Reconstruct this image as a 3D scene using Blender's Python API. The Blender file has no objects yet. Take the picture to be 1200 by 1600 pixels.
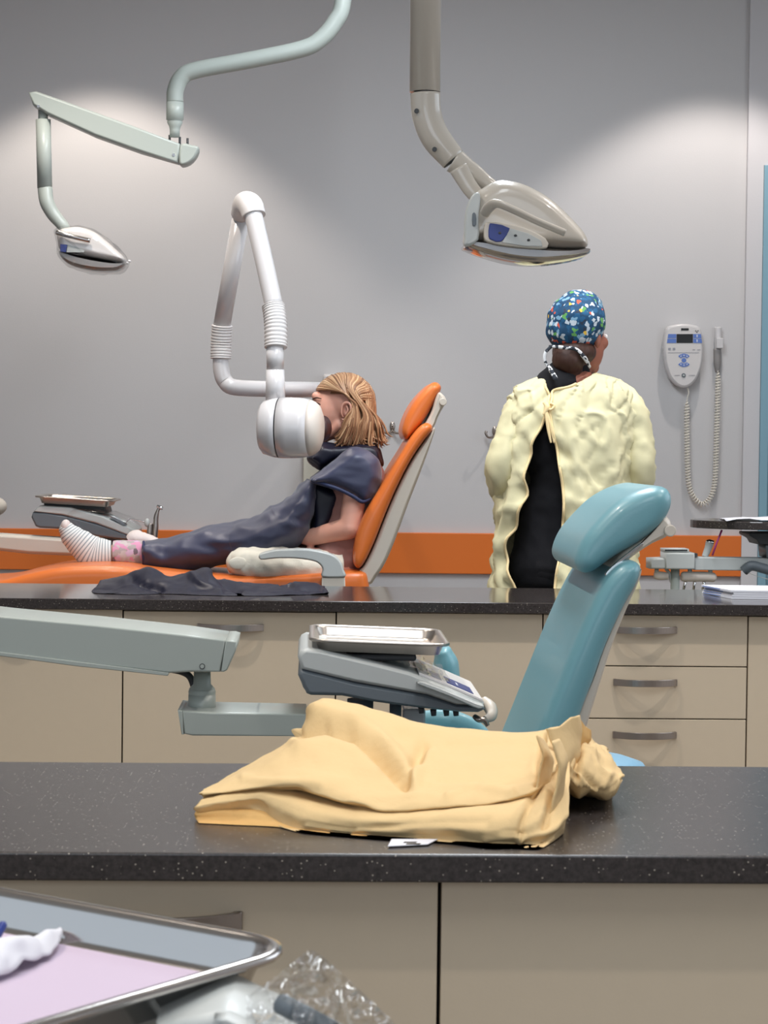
import bpy, bmesh, math, random
from math import sin, cos, pi, radians, sqrt
from mathutils import Vector, Matrix, noise
random.seed(7)
S = bpy.context.scene
COL = S.collection

# ------------------------------------------------------------------ camera
F = 3400.0                       # focal length in pixels of a 1200 x 1600 frame
CAM = Vector((0, 0, 1.291))
YAW, PITCH, ROLL = 0.0337, math.atan(103 / F), 0.0117
RM = Matrix.Rotation(-YAW, 3, 'Z') @ Matrix.Rotation(pi / 2 - PITCH, 3, 'X') @ Matrix.Rotation(ROLL, 3, 'Z')
cd = bpy.data.cameras.new('camera')
cam = bpy.data.objects.new('camera', cd)
COL.objects.link(cam)
cam.matrix_world = Matrix.Translation(CAM) @ RM.to_4x4()
cd.sensor_fit = 'VERTICAL'; cd.sensor_height = 36.0; cd.sensor_width = 27.0
cd.lens = F / 1600 * 36.0
cd.clip_start = 0.05; cd.clip_end = 60
cd.dof.use_dof = True; cd.dof.focus_distance = 5.2; cd.dof.aperture_fstop = 30
S.camera = cam

# ------------------------------------------------------------------ world, exposure, lamps
S.view_settings.view_transform = 'Standard'
S.view_settings.look = 'None'
S.view_settings.gamma = 1.0
S.view_settings.exposure = 0.06
S.view_settings.use_curve_mapping = False
wd = bpy.data.worlds.new('world'); S.world = wd; wd.use_nodes = True
wd.node_tree.nodes['Background'].inputs[0].default_value = (0.6, 0.68, 0.8, 1)
wd.node_tree.nodes['Background'].inputs[1].default_value = 0.05
CEIL = 3.3
ROWS = [8.2, 6.5, 4.8, 3.1, 1.4, -0.3]
COLS = [-0.85, 1.6]
SPOT_W = 88.0
for cx in COLS:
    for ry in ROWS:
        l = bpy.data.lights.new('downlight_lamp', 'SPOT')
        l.energy = SPOT_W * ((0.80 if cx < 0 else 0.66) if ry > 8 else (1.0 if ry > 4 else (0.8 if ry > 2 else 0.5)))
        l.color = (1.0, 0.90, 0.80) if cx < 0 else (1.0, 0.92, 0.86)
        l.spot_size = radians(96); l.spot_blend = 0.35; l.shadow_soft_size = 0.032
        o = bpy.data.objects.new('downlight_lamp', l); COL.objects.link(o)
        o.location = (cx, ry, CEIL - 0.03)
def area(loc, rot, sx, sy, w, colr):
    l = bpy.data.lights.new('fill_light', 'AREA'); l.shape = 'RECTANGLE'; l.size = sx; l.size_y = sy
    l.energy = w; l.color = colr
    o = bpy.data.objects.new('fill_light', l); COL.objects.link(o); o.location = loc; o.rotation_euler = rot
# cool daylight fill from behind the camera; added fill panels on sides and ceiling
area((-0.6, -2.3, 1.9), (radians(90), 0, 0), 3.6, 1.6, 52, (0.78, 0.88, 1.0))
area((-3.34, 1.5, 2.35), (0, radians(-90), 0), 1.7, 4.6, 15, (0.66, 0.83, 1.0))  # added panel for the foreground tray's inner wall to reflect
area((3.14, 4.6, 2.2), (0, radians(90), 0), 1.6, 3.0, 34, (0.78, 0.88, 1.0))  # added cool fill from the right side
area((0.4, 5.7, CEIL - 0.015), (0, 0, 0), 0.6, 2.4, 80, (0.88, 0.94, 1.0))  # added ceiling fill to lift the back wall
area((0.4, 1.2, CEIL - 0.015), (0, 0, 0), 0.6, 2.4, 42, (0.90, 0.95, 1.0))  # added ceiling fill for the near end of the room

# ------------------------------------------------------------------ helpers
def W(px, py, Y):
    """point where the sight line through photo pixel (px,py) meets the vertical plane at distance Y"""
    d = RM @ Vector(((px - 600) / F, -(py - 800) / F, -1))
    return CAM + d * (Y / d.y)
def WZ(px, py, Z):
    d = RM @ Vector(((px - 600) / F, -(py - 800) / F, -1))
    return CAM + d * ((Z - CAM.z) / d.z)
def lin(c):
    c = c / 255.0
    return c / 12.92 if c <= 0.04045 else ((c + 0.055) / 1.055) ** 2.4
def rgb(r, g, b): return (lin(r), lin(g), lin(b), 1)

def mat(name, col, rough=0.5, metal=0.0, bump=0.0, bscale=80, var=0.0, vscale=6, coat=0.0, spec=0.5, trans=0.0, alpha=1.0, ior=1.45, sheen=0.0, sss=0.0, emis=None):
    m = bpy.data.materials.new(name); m.use_nodes = True
    nt = m.node_tree; b = nt.nodes['Principled BSDF']
    b.inputs['Base Color'].default_value = col
    b.inputs['Roughness'].default_value = rough
    b.inputs['Metallic'].default_value = metal
    b.inputs['Specular IOR Level'].default_value = spec
    b.inputs['Coat Weight'].default_value = coat
    b.inputs['Coat Roughness'].default_value = 0.06
    b.inputs['Transmission Weight'].default_value = trans
    b.inputs['Alpha'].default_value = alpha
    b.inputs['IOR'].default_value = ior
    b.inputs['Sheen Weight'].default_value = sheen
    if sss:
        b.inputs['Subsurface Weight'].default_value = sss
        b.inputs['Subsurface Radius'].default_value = (0.012, 0.005, 0.003)
        b.inputs['Subsurface Scale'].default_value = 1.0
    if emis:
        b.inputs['Emission Color'].default_value = emis[0]; b.inputs['Emission Strength'].default_value = emis[1]
    tc = nt.nodes.new('ShaderNodeTexCoord')
    if var > 0:
        n = nt.nodes.new('ShaderNodeTexNoise'); n.inputs['Scale'].default_value = vscale; n.inputs['Detail'].default_value = 5
        nt.links.new(tc.outputs['Object'], n.inputs['Vector'])
        r = nt.nodes.new('ShaderNodeMapRange'); r.inputs['To Min'].default_value = 1 - var; r.inputs['To Max'].default_value = 1 + var
        nt.links.new(n.outputs['Fac'], r.inputs['Value'])
        mx = nt.nodes.new('ShaderNodeVectorMath'); mx.operation = 'SCALE'
        mx.inputs[0].default_value = col[:3]
        nt.links.new(r.outputs['Result'], mx.inputs['Scale'])
        nt.links.new(mx.outputs['Vector'], b.inputs['Base Color'])
    if bump > 0:
        n2 = nt.nodes.new('ShaderNodeTexNoise'); n2.inputs['Scale'].default_value = bscale; n2.inputs['Detail'].default_value = 4
        nt.links.new(tc.outputs['Object'], n2.inputs['Vector'])
        bp = nt.nodes.new('ShaderNodeBump'); bp.inputs['Strength'].default_value = bump; bp.inputs['Distance'].default_value = 0.002
        nt.links.new(n2.outputs['Fac'], bp.inputs['Height']); nt.links.new(bp.outputs['Normal'], b.inputs['Normal'])
    return m

def granite(name, rough):
    m = mat(name, rgb(38, 34, 33), rough, spec=0.5)
    nt = m.node_tree; b = nt.nodes['Principled BSDF']
    tc = nt.nodes.new('ShaderNodeTexCoord')
    mp = nt.nodes.new('ShaderNodeMapping'); mp.inputs['Scale'].default_value = (1, 1, 1)
    nt.links.new(tc.outputs['Object'], mp.inputs['Vector'])
    v = nt.nodes.new('ShaderNodeTexVoronoi'); v.inputs['Scale'].default_value = 210; v.inputs['Randomness'].default_value = 1
    nt.links.new(mp.outputs['Vector'], v.inputs['Vector'])
    r = nt.nodes.new('ShaderNodeValToRGB')
    r.color_ramp.elements[0].position = 0.0; r.color_ramp.elements[0].color = (1, 1, 1, 1)
    r.color_ramp.elements[1].position = 0.26; r.color_ramp.elements[1].color = (0, 0, 0, 1)
    nt.links.new(v.outputs['Distance'], r.inputs['Fac'])
    sep = nt.nodes.new('ShaderNodeSeparateColor'); nt.links.new(v.outputs['Color'], sep.inputs['Color'])
    g = nt.nodes.new('ShaderNodeMath'); g.operation = 'GREATER_THAN'; g.inputs[1].default_value = 0.74
    nt.links.new(sep.outputs['Red'], g.inputs[0])
    mu = nt.nodes.new('ShaderNodeMath'); mu.operation = 'MULTIPLY'
    nt.links.new(r.outputs['Color'], mu.inputs[0]); nt.links.new(g.outputs[0], mu.inputs[1])
    n = nt.nodes.new('ShaderNodeTexNoise'); n.inputs['Scale'].default_value = 220; n.inputs['Detail'].default_value = 3
    nt.links.new(mp.outputs['Vector'], n.inputs['Vector'])
    base = nt.nodes.new('ShaderNodeMix'); base.data_type = 'RGBA'
    base.inputs['A'].default_value = rgb(22, 18, 18); base.inputs['B'].default_value = rgb(74, 68, 66)
    nt.links.new(n.outputs['Fac'], base.inputs['Factor'])
    mx = nt.nodes.new('ShaderNodeMix'); mx.data_type = 'RGBA'
    mx.inputs['B'].default_value = rgb(190, 180, 165)
    nt.links.new(mu.outputs[0], mx.inputs['Factor']); nt.links.new(base.outputs['Result'], mx.inputs['A'])
    nt.links.new(mx.outputs['Result'], b.inputs['Base Color'])
    return m

M = dict(
    wall=mat('wall_paint', rgb(200, 198, 198), 0.75, bump=0.12, bscale=160),
    wall2=mat('wall_paint_side', rgb(204, 202, 204), 0.75, bump=0.12, bscale=160),
    ceil=mat('ceiling_tile', rgb(200, 196, 190), 0.9, bump=0.3, bscale=90),
    floor=mat('vinyl_floor', rgb(120, 110, 100), 0.45, var=0.15, vscale=9),
    orange_trim=mat('orange_laminate', rgb(220, 114, 42), 0.4, bump=0.05, bscale=200),
    blue_door=mat('blue_door_paint', rgb(130, 168, 184), 0.45),
    granite=granite('granite_far', 0.10),
    granite_near=granite('granite_near', 0.27),
    cab=mat('cabinet_laminate', rgb(200, 184, 160), 0.5, bump=0.05, bscale=300, var=0.02, vscale=40),
    dark=mat('dark_gap', rgb(28, 20, 18), 0.8),
    nickel=mat('brushed_nickel', rgb(170, 160, 152), 0.28, 1.0, bump=0.05, bscale=400),
    steel=mat('stainless_steel', rgb(205, 200, 196), 0.16, 1.0, bump=0.04, bscale=60),
    steel2=mat('stainless_steel_tray', rgb(186, 178, 170), 0.32, 1.0, bump=0.03, bscale=60),
    chrome=mat('chrome', rgb(215, 215, 215), 0.08, 1.0),
    teal=mat('teal_vinyl', rgb(106, 154, 164), 0.38, bump=0.08, bscale=260, var=0.04, vscale=3, coat=0.12),
    orange=mat('orange_vinyl', rgb(214, 112, 48), 0.36, bump=0.08, bscale=260, var=0.05, vscale=3, coat=0.12),
    shell=mat('warm_grey_plastic', rgb(196, 188, 176), 0.38, coat=0.1),
    greyp=mat('light_grey_plastic', rgb(182, 186, 184), 0.4, coat=0.05),
    armgrey=mat('green_grey_enamel', rgb(160, 167, 161), 0.38, coat=0.1),
    slate=mat('slate_plastic', rgb(98, 106, 112), 0.45),
    darkp=mat('dark_grey_plastic', rgb(58, 60, 62), 0.5),
    black=mat('black_rubber', rgb(22, 22, 24), 0.5),
    white=mat('white_enamel', rgb(206, 203, 203), 0.25, coat=0.4),
    whitem=mat('white_plastic', rgb(210, 206, 204), 0.4),
    lamp=mat('beige_enamel', rgb(190, 182, 170), 0.28, coat=0.5),
    lampwhite=mat('white_lamp_shell', rgb(222, 216, 212), 0.25, coat=0.5),
    cream=mat('cream_plastic', rgb(214, 204, 194), 0.4),
    blue=mat('blue_label', rgb(48, 62, 128), 0.35),
    lcd=mat('dark_display', rgb(48, 50, 52), 0.15),
    key=mat('blue_key', rgb(92, 122, 190), 0.4),
    print_=mat('grey_print', rgb(150, 150, 158), 0.6),
    lens=mat('lamp_lens_grey', rgb(120, 112, 106), 0.12, spec=0.8, coat=0.6),
    cord=mat('cream_cord', rgb(228, 222, 210), 0.4),
    brown=mat('dark_brown_plastic', rgb(62, 40, 42), 0.4),
    navy=mat('navy_vinyl', rgb(56, 60, 84), 0.42, bump=0.15, bscale=320, sheen=0.2),
    navyd=mat('dark_navy_vinyl', rgb(16, 18, 36), 0.45, bump=0.15, bscale=320),
    binding=mat('navy_binding', rgb(38, 48, 82), 0.6),
    skin=mat('fair_skin', rgb(214, 158, 138), 0.5, sss=0.15, bump=0.05, bscale=200),
    skin2=mat('tan_skin', rgb(150, 92, 74), 0.5, sss=0.1),
    scrub=mat('black_fabric', rgb(16, 15, 20), 0.9, bump=0.2, bscale=300),
    khaki=mat('cream_cotton', rgb(224, 220, 206), 0.85, bump=0.5, bscale=70),
    shirt=mat('faded_pink_cotton', rgb(156, 112, 104), 0.85, bump=0.3, bscale=60),
    gown=mat('yellow_gown_fabric', rgb(216, 208, 168), 0.8, bump=0.25, bscale=45, var=0.05, vscale=4),
    gowntie=mat('yellow_gown_tie', rgb(238, 212, 160), 0.85, bump=0.3, bscale=200),
    cloth=mat('yellow_cotton', rgb(216, 186, 136), 0.85, bump=0.3, bscale=120, var=0.03, vscale=12),
    cloth2=mat('yellow_cotton_inner', rgb(216, 172, 108), 0.85, bump=0.3, bscale=120),
    paper=mat('white_paper', rgb(214, 214, 220), 0.7),
    paperblue=mat('printed_paper', rgb(120, 140, 190), 0.7),
    lilac=mat('lilac_paper_liner', rgb(190, 174, 192), 0.75),
    pen=mat('magenta_plastic', rgb(170, 60, 120), 0.35),
    stool=mat('light_blue_vinyl', rgb(112, 152, 176), 0.4),
    hairb=mat('brown_hair', rgb(62, 36, 26), 0.55),
    sole=mat('pale_pink_knit', rgb(224, 212, 208), 0.9, bump=0.4, bscale=150),
    eye=mat('eye_white', rgb(230, 225, 222), 0.2),
)
def wave_mat(name, c1, c2, scale, rough=0.9, direction='X', lo=0.35, hi=0.6, distort=0.0):
    m = mat(name, c1, rough, bump=0.3, bscale=200); nt = m.node_tree; b = nt.nodes['Principled BSDF']
    tc = nt.nodes.new('ShaderNodeTexCoord')
    w = nt.nodes.new('ShaderNodeTexWave'); w.bands_direction = direction; w.inputs['Scale'].default_value = scale
    w.inputs['Distortion'].default_value = distort
    r = nt.nodes.new('ShaderNodeValToRGB'); r.color_ramp.elements[0].position = lo; r.color_ramp.elements[0].color = c2
    r.color_ramp.elements[1].position = hi; r.color_ramp.elements[1].color = c1
    nt.links.new(tc.outputs['UV'], w.inputs['Vector'])
    nt.links.new(w.outputs['Fac'], r.inputs['Fac']); nt.links.new(r.outputs['Color'], b.inputs['Base Color'])
    return m
def blotch_mat(name, stops, scale, rough=0.8, coord='Object', extra=None):
    """flat-coloured random cells: printed fabrics"""
    m = mat(name, stops[0][1], rough); nt = m.node_tree; b = nt.nodes['Principled BSDF']
    tc = nt.nodes.new('ShaderNodeTexCoord')
    v = nt.nodes.new('ShaderNodeTexVoronoi'); v.inputs['Scale'].default_value = scale
    nz = nt.nodes.new('ShaderNodeTexNoise'); nz.inputs['Scale'].default_value = scale * 0.7
    nt.links.new(tc.outputs[coord], nz.inputs['Vector'])
    mm = nt.nodes.new('ShaderNodeVectorMath'); mm.operation = 'MULTIPLY_ADD'
    mm.inputs[1].default_value = (1.6 / scale,) * 3
    nt.links.new(nz.outputs['Color'], mm.inputs[0]); nt.links.new(tc.outputs[coord], mm.inputs[2])
    nt.links.new(mm.outputs['Vector'], v.inputs['Vector'])
    sp = nt.nodes.new('ShaderNodeSeparateColor'); nt.links.new(v.outputs['Color'], sp.inputs['Color'])
    r = nt.nodes.new('ShaderNodeValToRGB'); r.color_ramp.interpolation = 'CONSTANT'
    while len(r.color_ramp.elements) < len(stops): r.color_ramp.elements.new(0.5)
    for e, (p, c) in zip(r.color_ramp.elements, stops): e.position = p; e.color = c
    nt.links.new(sp.outputs['Red'], r.inputs['Fac'])
    if extra:     # gaps between motifs show the ground colour
        g = nt.nodes.new('ShaderNodeMath'); g.operation = 'LESS_THAN'; g.inputs[1].default_value = extra[0]
        nt.links.new(v.outputs['Distance'], g.inputs[0])
        mx = nt.nodes.new('ShaderNodeMix'); mx.data_type = 'RGBA'; mx.inputs['A'].default_value = extra[1]
        nt.links.new(g.outputs[0], mx.inputs['Factor']); nt.links.new(r.outputs['Color'], mx.inputs['B'])
        nt.links.new(mx.outputs['Result'], b.inputs['Base Color'])
    else:
        nt.links.new(r.outputs['Color'], b.inputs['Base Color'])
    return m
M['sock'] = wave_mat('striped_knit', rgb(228, 230, 228), rgb(150, 160, 165), 7.0, direction='X', lo=0.12, hi=0.4)
M['floral'] = blotch_mat('floral_print', [(0, rgb(176, 164, 164)), (0.35, rgb(214, 150, 180)), (0.6, rgb(196, 186, 184)), (0.8, rgb(120, 104, 112)), (0.9, rgb(206, 176, 200))], 55)
M['cap'] = blotch_mat('printed_cap_fabric', [(0, rgb(28, 84, 122)), (0.42, rgb(196, 206, 214)), (0.66, rgb(40, 52, 70)), (0.74, rgb(120, 158, 182)), (0.84, rgb(96, 156, 84)), (0.91, rgb(206, 88, 62)), (0.96, rgb(222, 180, 70))], 66, extra=(0.55, rgb(24, 66, 98)))
M['captie'] = blotch_mat('printed_tie_fabric', [(0, rgb(40, 44, 52)), (0.5, rgb(205, 205, 205))], 90)
def hair_mat(name, a, b_, c):
    m = mat(name, a, 0.42, spec=0.5); nt = m.node_tree; b = nt.nodes['Principled BSDF']
    at = nt.nodes.new('ShaderNodeAttribute'); at.attribute_name = 'strand'
    r = nt.nodes.new('ShaderNodeValToRGB'); r.color_ramp.elements[0].color = a; r.color_ramp.elements[1].color = b_
    e = r.color_ramp.elements.new(0.55); e.color = c
    nt.links.new(at.outputs['Fac'], r.inputs['Fac']); nt.links.new(r.outputs['Color'], b.inputs['Base Color'])
    return m
M['hair'] = hair_mat('dark_blonde_hair', rgb(116, 78, 54), rgb(214, 176, 136), rgb(164, 122, 88))
# thin clear film
def film(name, tint=0.95, gloss=0.03, k=0.45):
    m = bpy.data.materials.new(name); m.use_nodes = True; nt = m.node_tree
    nt.nodes.remove(nt.nodes['Principled BSDF']); out = nt.nodes['Material Output']
    t = nt.nodes.new('ShaderNodeBsdfTransparent'); t.inputs[0].default_value = (tint, tint, tint, 1)
    g = nt.nodes.new('ShaderNodeBsdfGlossy'); g.inputs['Roughness'].default_value = 0.07
    fr = nt.nodes.new('ShaderNodeLayerWeight'); fr.inputs['Blend'].default_value = 0.25
    ad = nt.nodes.new('ShaderNodeMath'); ad.operation = 'ADD'; ad.inputs[1].default_value = gloss
    mx = nt.nodes.new('ShaderNodeMixShader')
    nt.links.new(fr.outputs['Facing'], ad.inputs[0]); ad.use_clamp = True
    sc = nt.nodes.new('ShaderNodeMath'); sc.operation = 'MULTIPLY'; sc.inputs[1].default_value = k
    nt.links.new(ad.outputs[0], sc.inputs[0])
    nt.links.new(sc.outputs[0], mx.inputs[0]); nt.links.new(t.outputs[0], mx.inputs[1]); nt.links.new(g.outputs[0], mx.inputs[2])
    nt.links.new(mx.outputs[0], out.inputs['Surface'])
    return m
M['film'] = film('clear_plastic_film')
M['film2'] = film('clear_plastic_bag', 0.93, 0.12, 0.6)

def thing(name, loc, label, cat, group=None):
    o = bpy.data.objects.new(name, None); COL.objects.link(o)
    o.empty_display_size = 0.05
    o.location = loc; o['label'] = label; o['category'] = cat
    if group: o['group'] = group
    return o
def tag(o, label, cat, group=None):
    o['label'] = label; o['category'] = cat
    if group: o['group'] = group
    return o

class MB:
    def __init__(s): s.bm = bmesh.new(); s.uv = s.bm.loops.layers.uv.new('UVMap')
    def box(s, c, d, rot=None):
        r = bmesh.ops.create_cube(s.bm, size=1.0)['verts']
        m = Matrix.Translation(Vector(c)) @ (rot.to_4x4() if rot else Matrix.Identity(4)) @ Matrix.Diagonal((d[0], d[1], d[2], 1))
        bmesh.ops.transform(s.bm, matrix=m, verts=r); return s
    def bx(s, x0, x1, y0, y1, z0, z1):
        return s.box(((x0 + x1) / 2, (y0 + y1) / 2, (z0 + z1) / 2), (abs(x1 - x0), abs(y1 - y0), abs(z1 - z0)))
    def rings(s, R, close=True, cap=True, smooth=True, uvs=None):
        bm = s.bm
        V = [[bm.verts.new(p) for p in r] for r in R]
        n = len(R[0])
        for i in range(len(R) - 1):
            for j in range(n if close else n - 1):
                k = (j + 1) % n
                try: f = bm.faces.new((V[i][j], V[i][k], V[i + 1][k], V[i + 1][j]))
                except ValueError: continue
                f.smooth = smooth
                us = [(i / (len(R) - 1), j / n), (i / (len(R) - 1), (j + 1) / n), ((i + 1) / (len(R) - 1), (j + 1) / n), ((i + 1) / (len(R) - 1), j / n)]
                for lp, u in zip(f.loops, us): lp[s.uv].uv = u
        if cap and close:
            for r in (V[0], V[-1]):
                try: f = bm.faces.new(r); f.smooth = False
                except ValueError: pass
        return s
    def tube(s, pts, rad, seg=20, sub=6, flat=None, cap=True):
        P, Rr = spline(pts, rad, sub)
        s.rings(sweep(P, Rr, seg, flat), cap=cap); return s
    def cyl(s, a, b, r, r2=None, seg=28):
        r2 = r if r2 is None else r2
        s.rings(sweep([Vector(a), Vector(b)], [r, r2], seg)); return s
    def lathe(s, prof, axis_o, axis_d, seg=40, cap=True):
        """prof: list of (distance along axis, radius)"""
        d = Vector(axis_d).normalized(); u = d.orthogonal().normalized(); v = d.cross(u)
        o = Vector(axis_o)
        R = [[o + d * t + (u * cos(2 * pi * k / seg) + v * sin(2 * pi * k / seg)) * max(r, 1e-4) for k in range(seg)] for t, r in prof]
        s.rings(R, cap=cap); return s
    def ell(s, c, r, rot=None, u=20, v=12):
        vs = bmesh.ops.create_uvsphere(s.bm, u_segments=u, v_segments=v, radius=1.0)['verts']
        m = Matrix.Translation(Vector(c)) @ (rot.to_4x4() if rot else Matrix.Identity(4)) @ Matrix.Diagonal((r[0], r[1], r[2], 1))
        bmesh.ops.transform(s.bm, matrix=m, verts=vs)
        fs = set(f for v_ in vs for f in v_.link_faces)
        for f in fs: f.smooth = True
        return s
    def capsule(s, a, b, ra, rb, seg=16):
        a = Vector(a); b = Vector(b); L = (b - a).length
        d = (b - a).normalized() if L > 1e-6 else Vector((0, 0, 1))
        pr = [(-ra * cos(t), ra * sin(t)) for t in [pi / 2 * k / 5 for k in range(6)]]
        pr += [(L + rb * sin(t), rb * cos(t)) for t in [pi / 2 * k / 5 for k in range(6)]]
        return s.lathe(pr, a, d, seg)
    def build(s, name, m, parent=None, bevel=0.0, seg=2, sub=0, recalc=True, auto=None):
        if recalc: bmesh.ops.recalc_face_normals(s.bm, faces=s.bm.faces)
        me = bpy.data.meshes.new(name); s.bm.to_mesh(me); s.bm.free()
        me.materials.append(m)
        o = bpy.data.objects.new(name, me); COL.objects.link(o)
        if parent is not None:
            o.parent = parent
            bpy_loc = world_loc(parent)
            me.transform(Matrix.Translation(-bpy_loc))
        if bevel > 0:
            b = o.modifiers.new('bevel', 'BEVEL'); b.width = bevel; b.segments = seg; b.limit_method = 'ANGLE'; b.angle_limit = radians(40)
            b.harden_normals = False
            for p in me.polygons: p.use_smooth = p.use_smooth
        if sub:
            b = o.modifiers.new('sub', 'SUBSURF'); b.levels = sub; b.render_levels = sub
        return o
def world_loc(o):
    v = Vector((0, 0, 0))
    while o: v += o.location; o = o.parent
    return v
def spline(pts, rad, sub):
    P = [Vector(p) for p in pts]
    R = list(rad) if isinstance(rad, (list, tuple)) else [rad] * len(P)
    if sub <= 1 or len(P) < 3: return P, R
    oP, oR = [], []
    for i in range(len(P) - 1):
        p0 = P[max(i - 1, 0)]; p1 = P[i]; p2 = P[i + 1]; p3 = P[min(i + 2, len(P) - 1)]
        for k in range(sub):
            t = k / sub
            q = 0.5 * ((2 * p1) + (p2 - p0) * t + (2 * p0 - 5 * p1 + 4 * p2 - p3) * t * t + (3 * p1 - p0 - 3 * p2 + p3) * t ** 3)
            oP.append(q); tt = t * t * (3 - 2 * t); oR.append(R[i] * (1 - tt) + R[i + 1] * tt)
    oP.append(P[-1]); oR.append(R[-1]); return oP, oR
def sweep(P, R, seg, flat=None):
    out = []; up = None
    for i, p in enumerate(P):
        d = (P[min(i + 1, len(P) - 1)] - P[max(i - 1, 0)]).normalized()
        if up is None:
            up = Vector((0, 1, 0)) if abs(d.y) < 0.9 else Vector((0, 0, 1))
        u = (up - d * up.dot(d)).normalized(); v = d.cross(u); up = u
        fl = flat if flat else 1.0
        out.append([p + (u * cos(2 * pi * k / seg) * fl + v * sin(2 * pi * k / seg)) * R[i] for k in range(seg)])
    return out
def smooth_closed(pts, sub=4):
    n = len(pts); out = []
    for i in range(n):
        p0, p1, p2, p3 = pts[i - 1], pts[i], pts[(i + 1) % n], pts[(i + 2) % n]
        for k in range(sub):
            t = k / sub
            out.append(tuple(0.5 * ((2 * p1[a]) + (p2[a] - p0[a]) * t + (2 * p0[a] - 5 * p1[a] + 4 * p2[a] - p3[a]) * t * t + (3 * p1[a] - p0[a] - 3 * p2[a] + p3[a]) * t ** 3) for a in (0, 1)))
    return out
def poly_normals(P):
    n = len(P); A = sum(P[i][0] * P[(i + 1) % n][1] - P[(i + 1) % n][0] * P[i][1] for i in range(n))
    sg = 1 if A > 0 else -1; out = []
    for i in range(n):
        a, b, c = Vector(P[i - 1]), Vector(P[i]), Vector(P[(i + 1) % n])
        e1 = (b - a); e2 = (c - b)
        if e1.length > 1e-9: e1.normalize()
        if e2.length > 1e-9: e2.normalize()
        nn = Vector((-e1.y - e2.y, e1.x + e2.x)) * sg
        if nn.length < 1e-6: nn = Vector((0, 0))
        else: nn.normalize()
        out.append(nn)
    return out
def thick_limits(P):
    """how far each rim point may move inwards before it would pass the middle of the shape"""
    n = len(P); N = poly_normals(P); L = []
    for i in range(n):
        p = Vector(P[i]); d = N[i]; best = 1.0
        for j in range(n):
            if j in (i, (i - 1) % n): continue
            a = Vector(P[j]); e = Vector(P[(j + 1) % n]) - a
            den = d.x * e.y - d.y * e.x
            if abs(den) < 1e-12: continue
            w = a - p; t = (w.x * e.y - w.y * e.x) / den; u = (w.x * d.y - w.y * d.x) / den
            if t > 1e-5 and -0.001 <= u <= 1.001: best = min(best, t)
        L.append(best * 0.30)
    for _ in range(16):
        L = [min(L[i], (L[i - 1] + L[i] + L[(i + 1) % n]) / 3) for i in range(n)]
    return L
def offset_poly(P, d, lim=None):
    N = poly_normals(P)
    return [tuple(Vector(P[i]) + N[i] * (d if lim is None else lim[i] * (1 - math.exp(-d / max(lim[i], 1e-5)))))  for i in range(len(P))]
def slab(mb, outline_px, Yt, Y0, Y1, r=0.01, sub=4, n=5, taper=None, round_=True):
    """outline traced at distance Yt, given real depth from Y0 to Y1 with rounded rims"""
    P = []
    for q in outline_px:
        w = W(q[0], q[1], Yt); P.append((w.x, w.z))
    if sub > 1: P = smooth_closed(P, sub)
    half = (Y1 - Y0) / 2; yc = (Y0 + Y1) / 2; r = min(r, half * 0.98)
    R = []
    for k in range(n + 1):
        a = pi / 2 * k / n
        y = Y0 + r * (1 - sin(a)); ins = r * (1 - cos(a))
        R.append((y, ins))
    R = R[::-1]      # from the rim inwards ... ordered front face to body
    ringsl = [( Y0 + r * (1 - cos(pi / 2 * k / n)), r * (1 - sin(pi / 2 * k / n))) for k in range(n + 1)]
    ringsl += [(Y1 - r * (1 - cos(pi / 2 * k / n)), r * (1 - sin(pi / 2 * k / n))) for k in range(n, -1, -1)]
    lim = thick_limits(P)
    out = []
    for y, ins in ringsl:
        q = offset_poly(P, ins, lim) if ins > 1e-6 else P
        out.append([Vector((a[0], y, a[1])) for a in q])
    mb.rings(out, cap=True); return mb
def eltube(mb, st, seg=28, sub=6, wr=0.0, wscale=18, seed=0, cap=True, power=1.0, stretch=(1, 1, 1)):
    """stations (px, py, Y, half height px, half depth m): elliptical sections with cloth wrinkles"""
    P = [W(a[0], a[1], a[2]) for a in st]
    A = [a[3] * a[2] / F for a in st]; B = [a[4] for a in st]
    Q, RA = spline(P, A, sub); _, RB = spline(P, B, sub)
    out = []
    for i, p in enumerate(Q):
        d = (Q[min(i + 1, len(Q) - 1)] - Q[max(i - 1, 0)]).normalized()
        v = Vector((0, 1, 0)); v = (v - d * v.dot(d)).normalized(); u = d.cross(v)
        ring = []
        for k in range(seg):
            a = 2 * pi * k / seg; ca, sa = cos(a), sin(a)
            if power != 1.0:
                ca = math.copysign(abs(ca) ** power, ca); sa = math.copysign(abs(sa) ** power, sa)
            q = p + u * ca * RA[i] + v * sa * RB[i]
            if wr:
                s_ = Vector((q.x * stretch[0], q.y * stretch[1], q.z * stretch[2])) * wscale + Vector((seed, seed * 2, 0))
                w_ = (1 - abs(noise.noise(s_)) * 2.2) * 0.6 + noise.noise(s_ * 2.3) * 0.5
                q = q + (q - p).normalized() * wr * w_
            ring.append(q)
        out.append(ring)
    mb.rings(out, cap=cap); return mb
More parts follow.
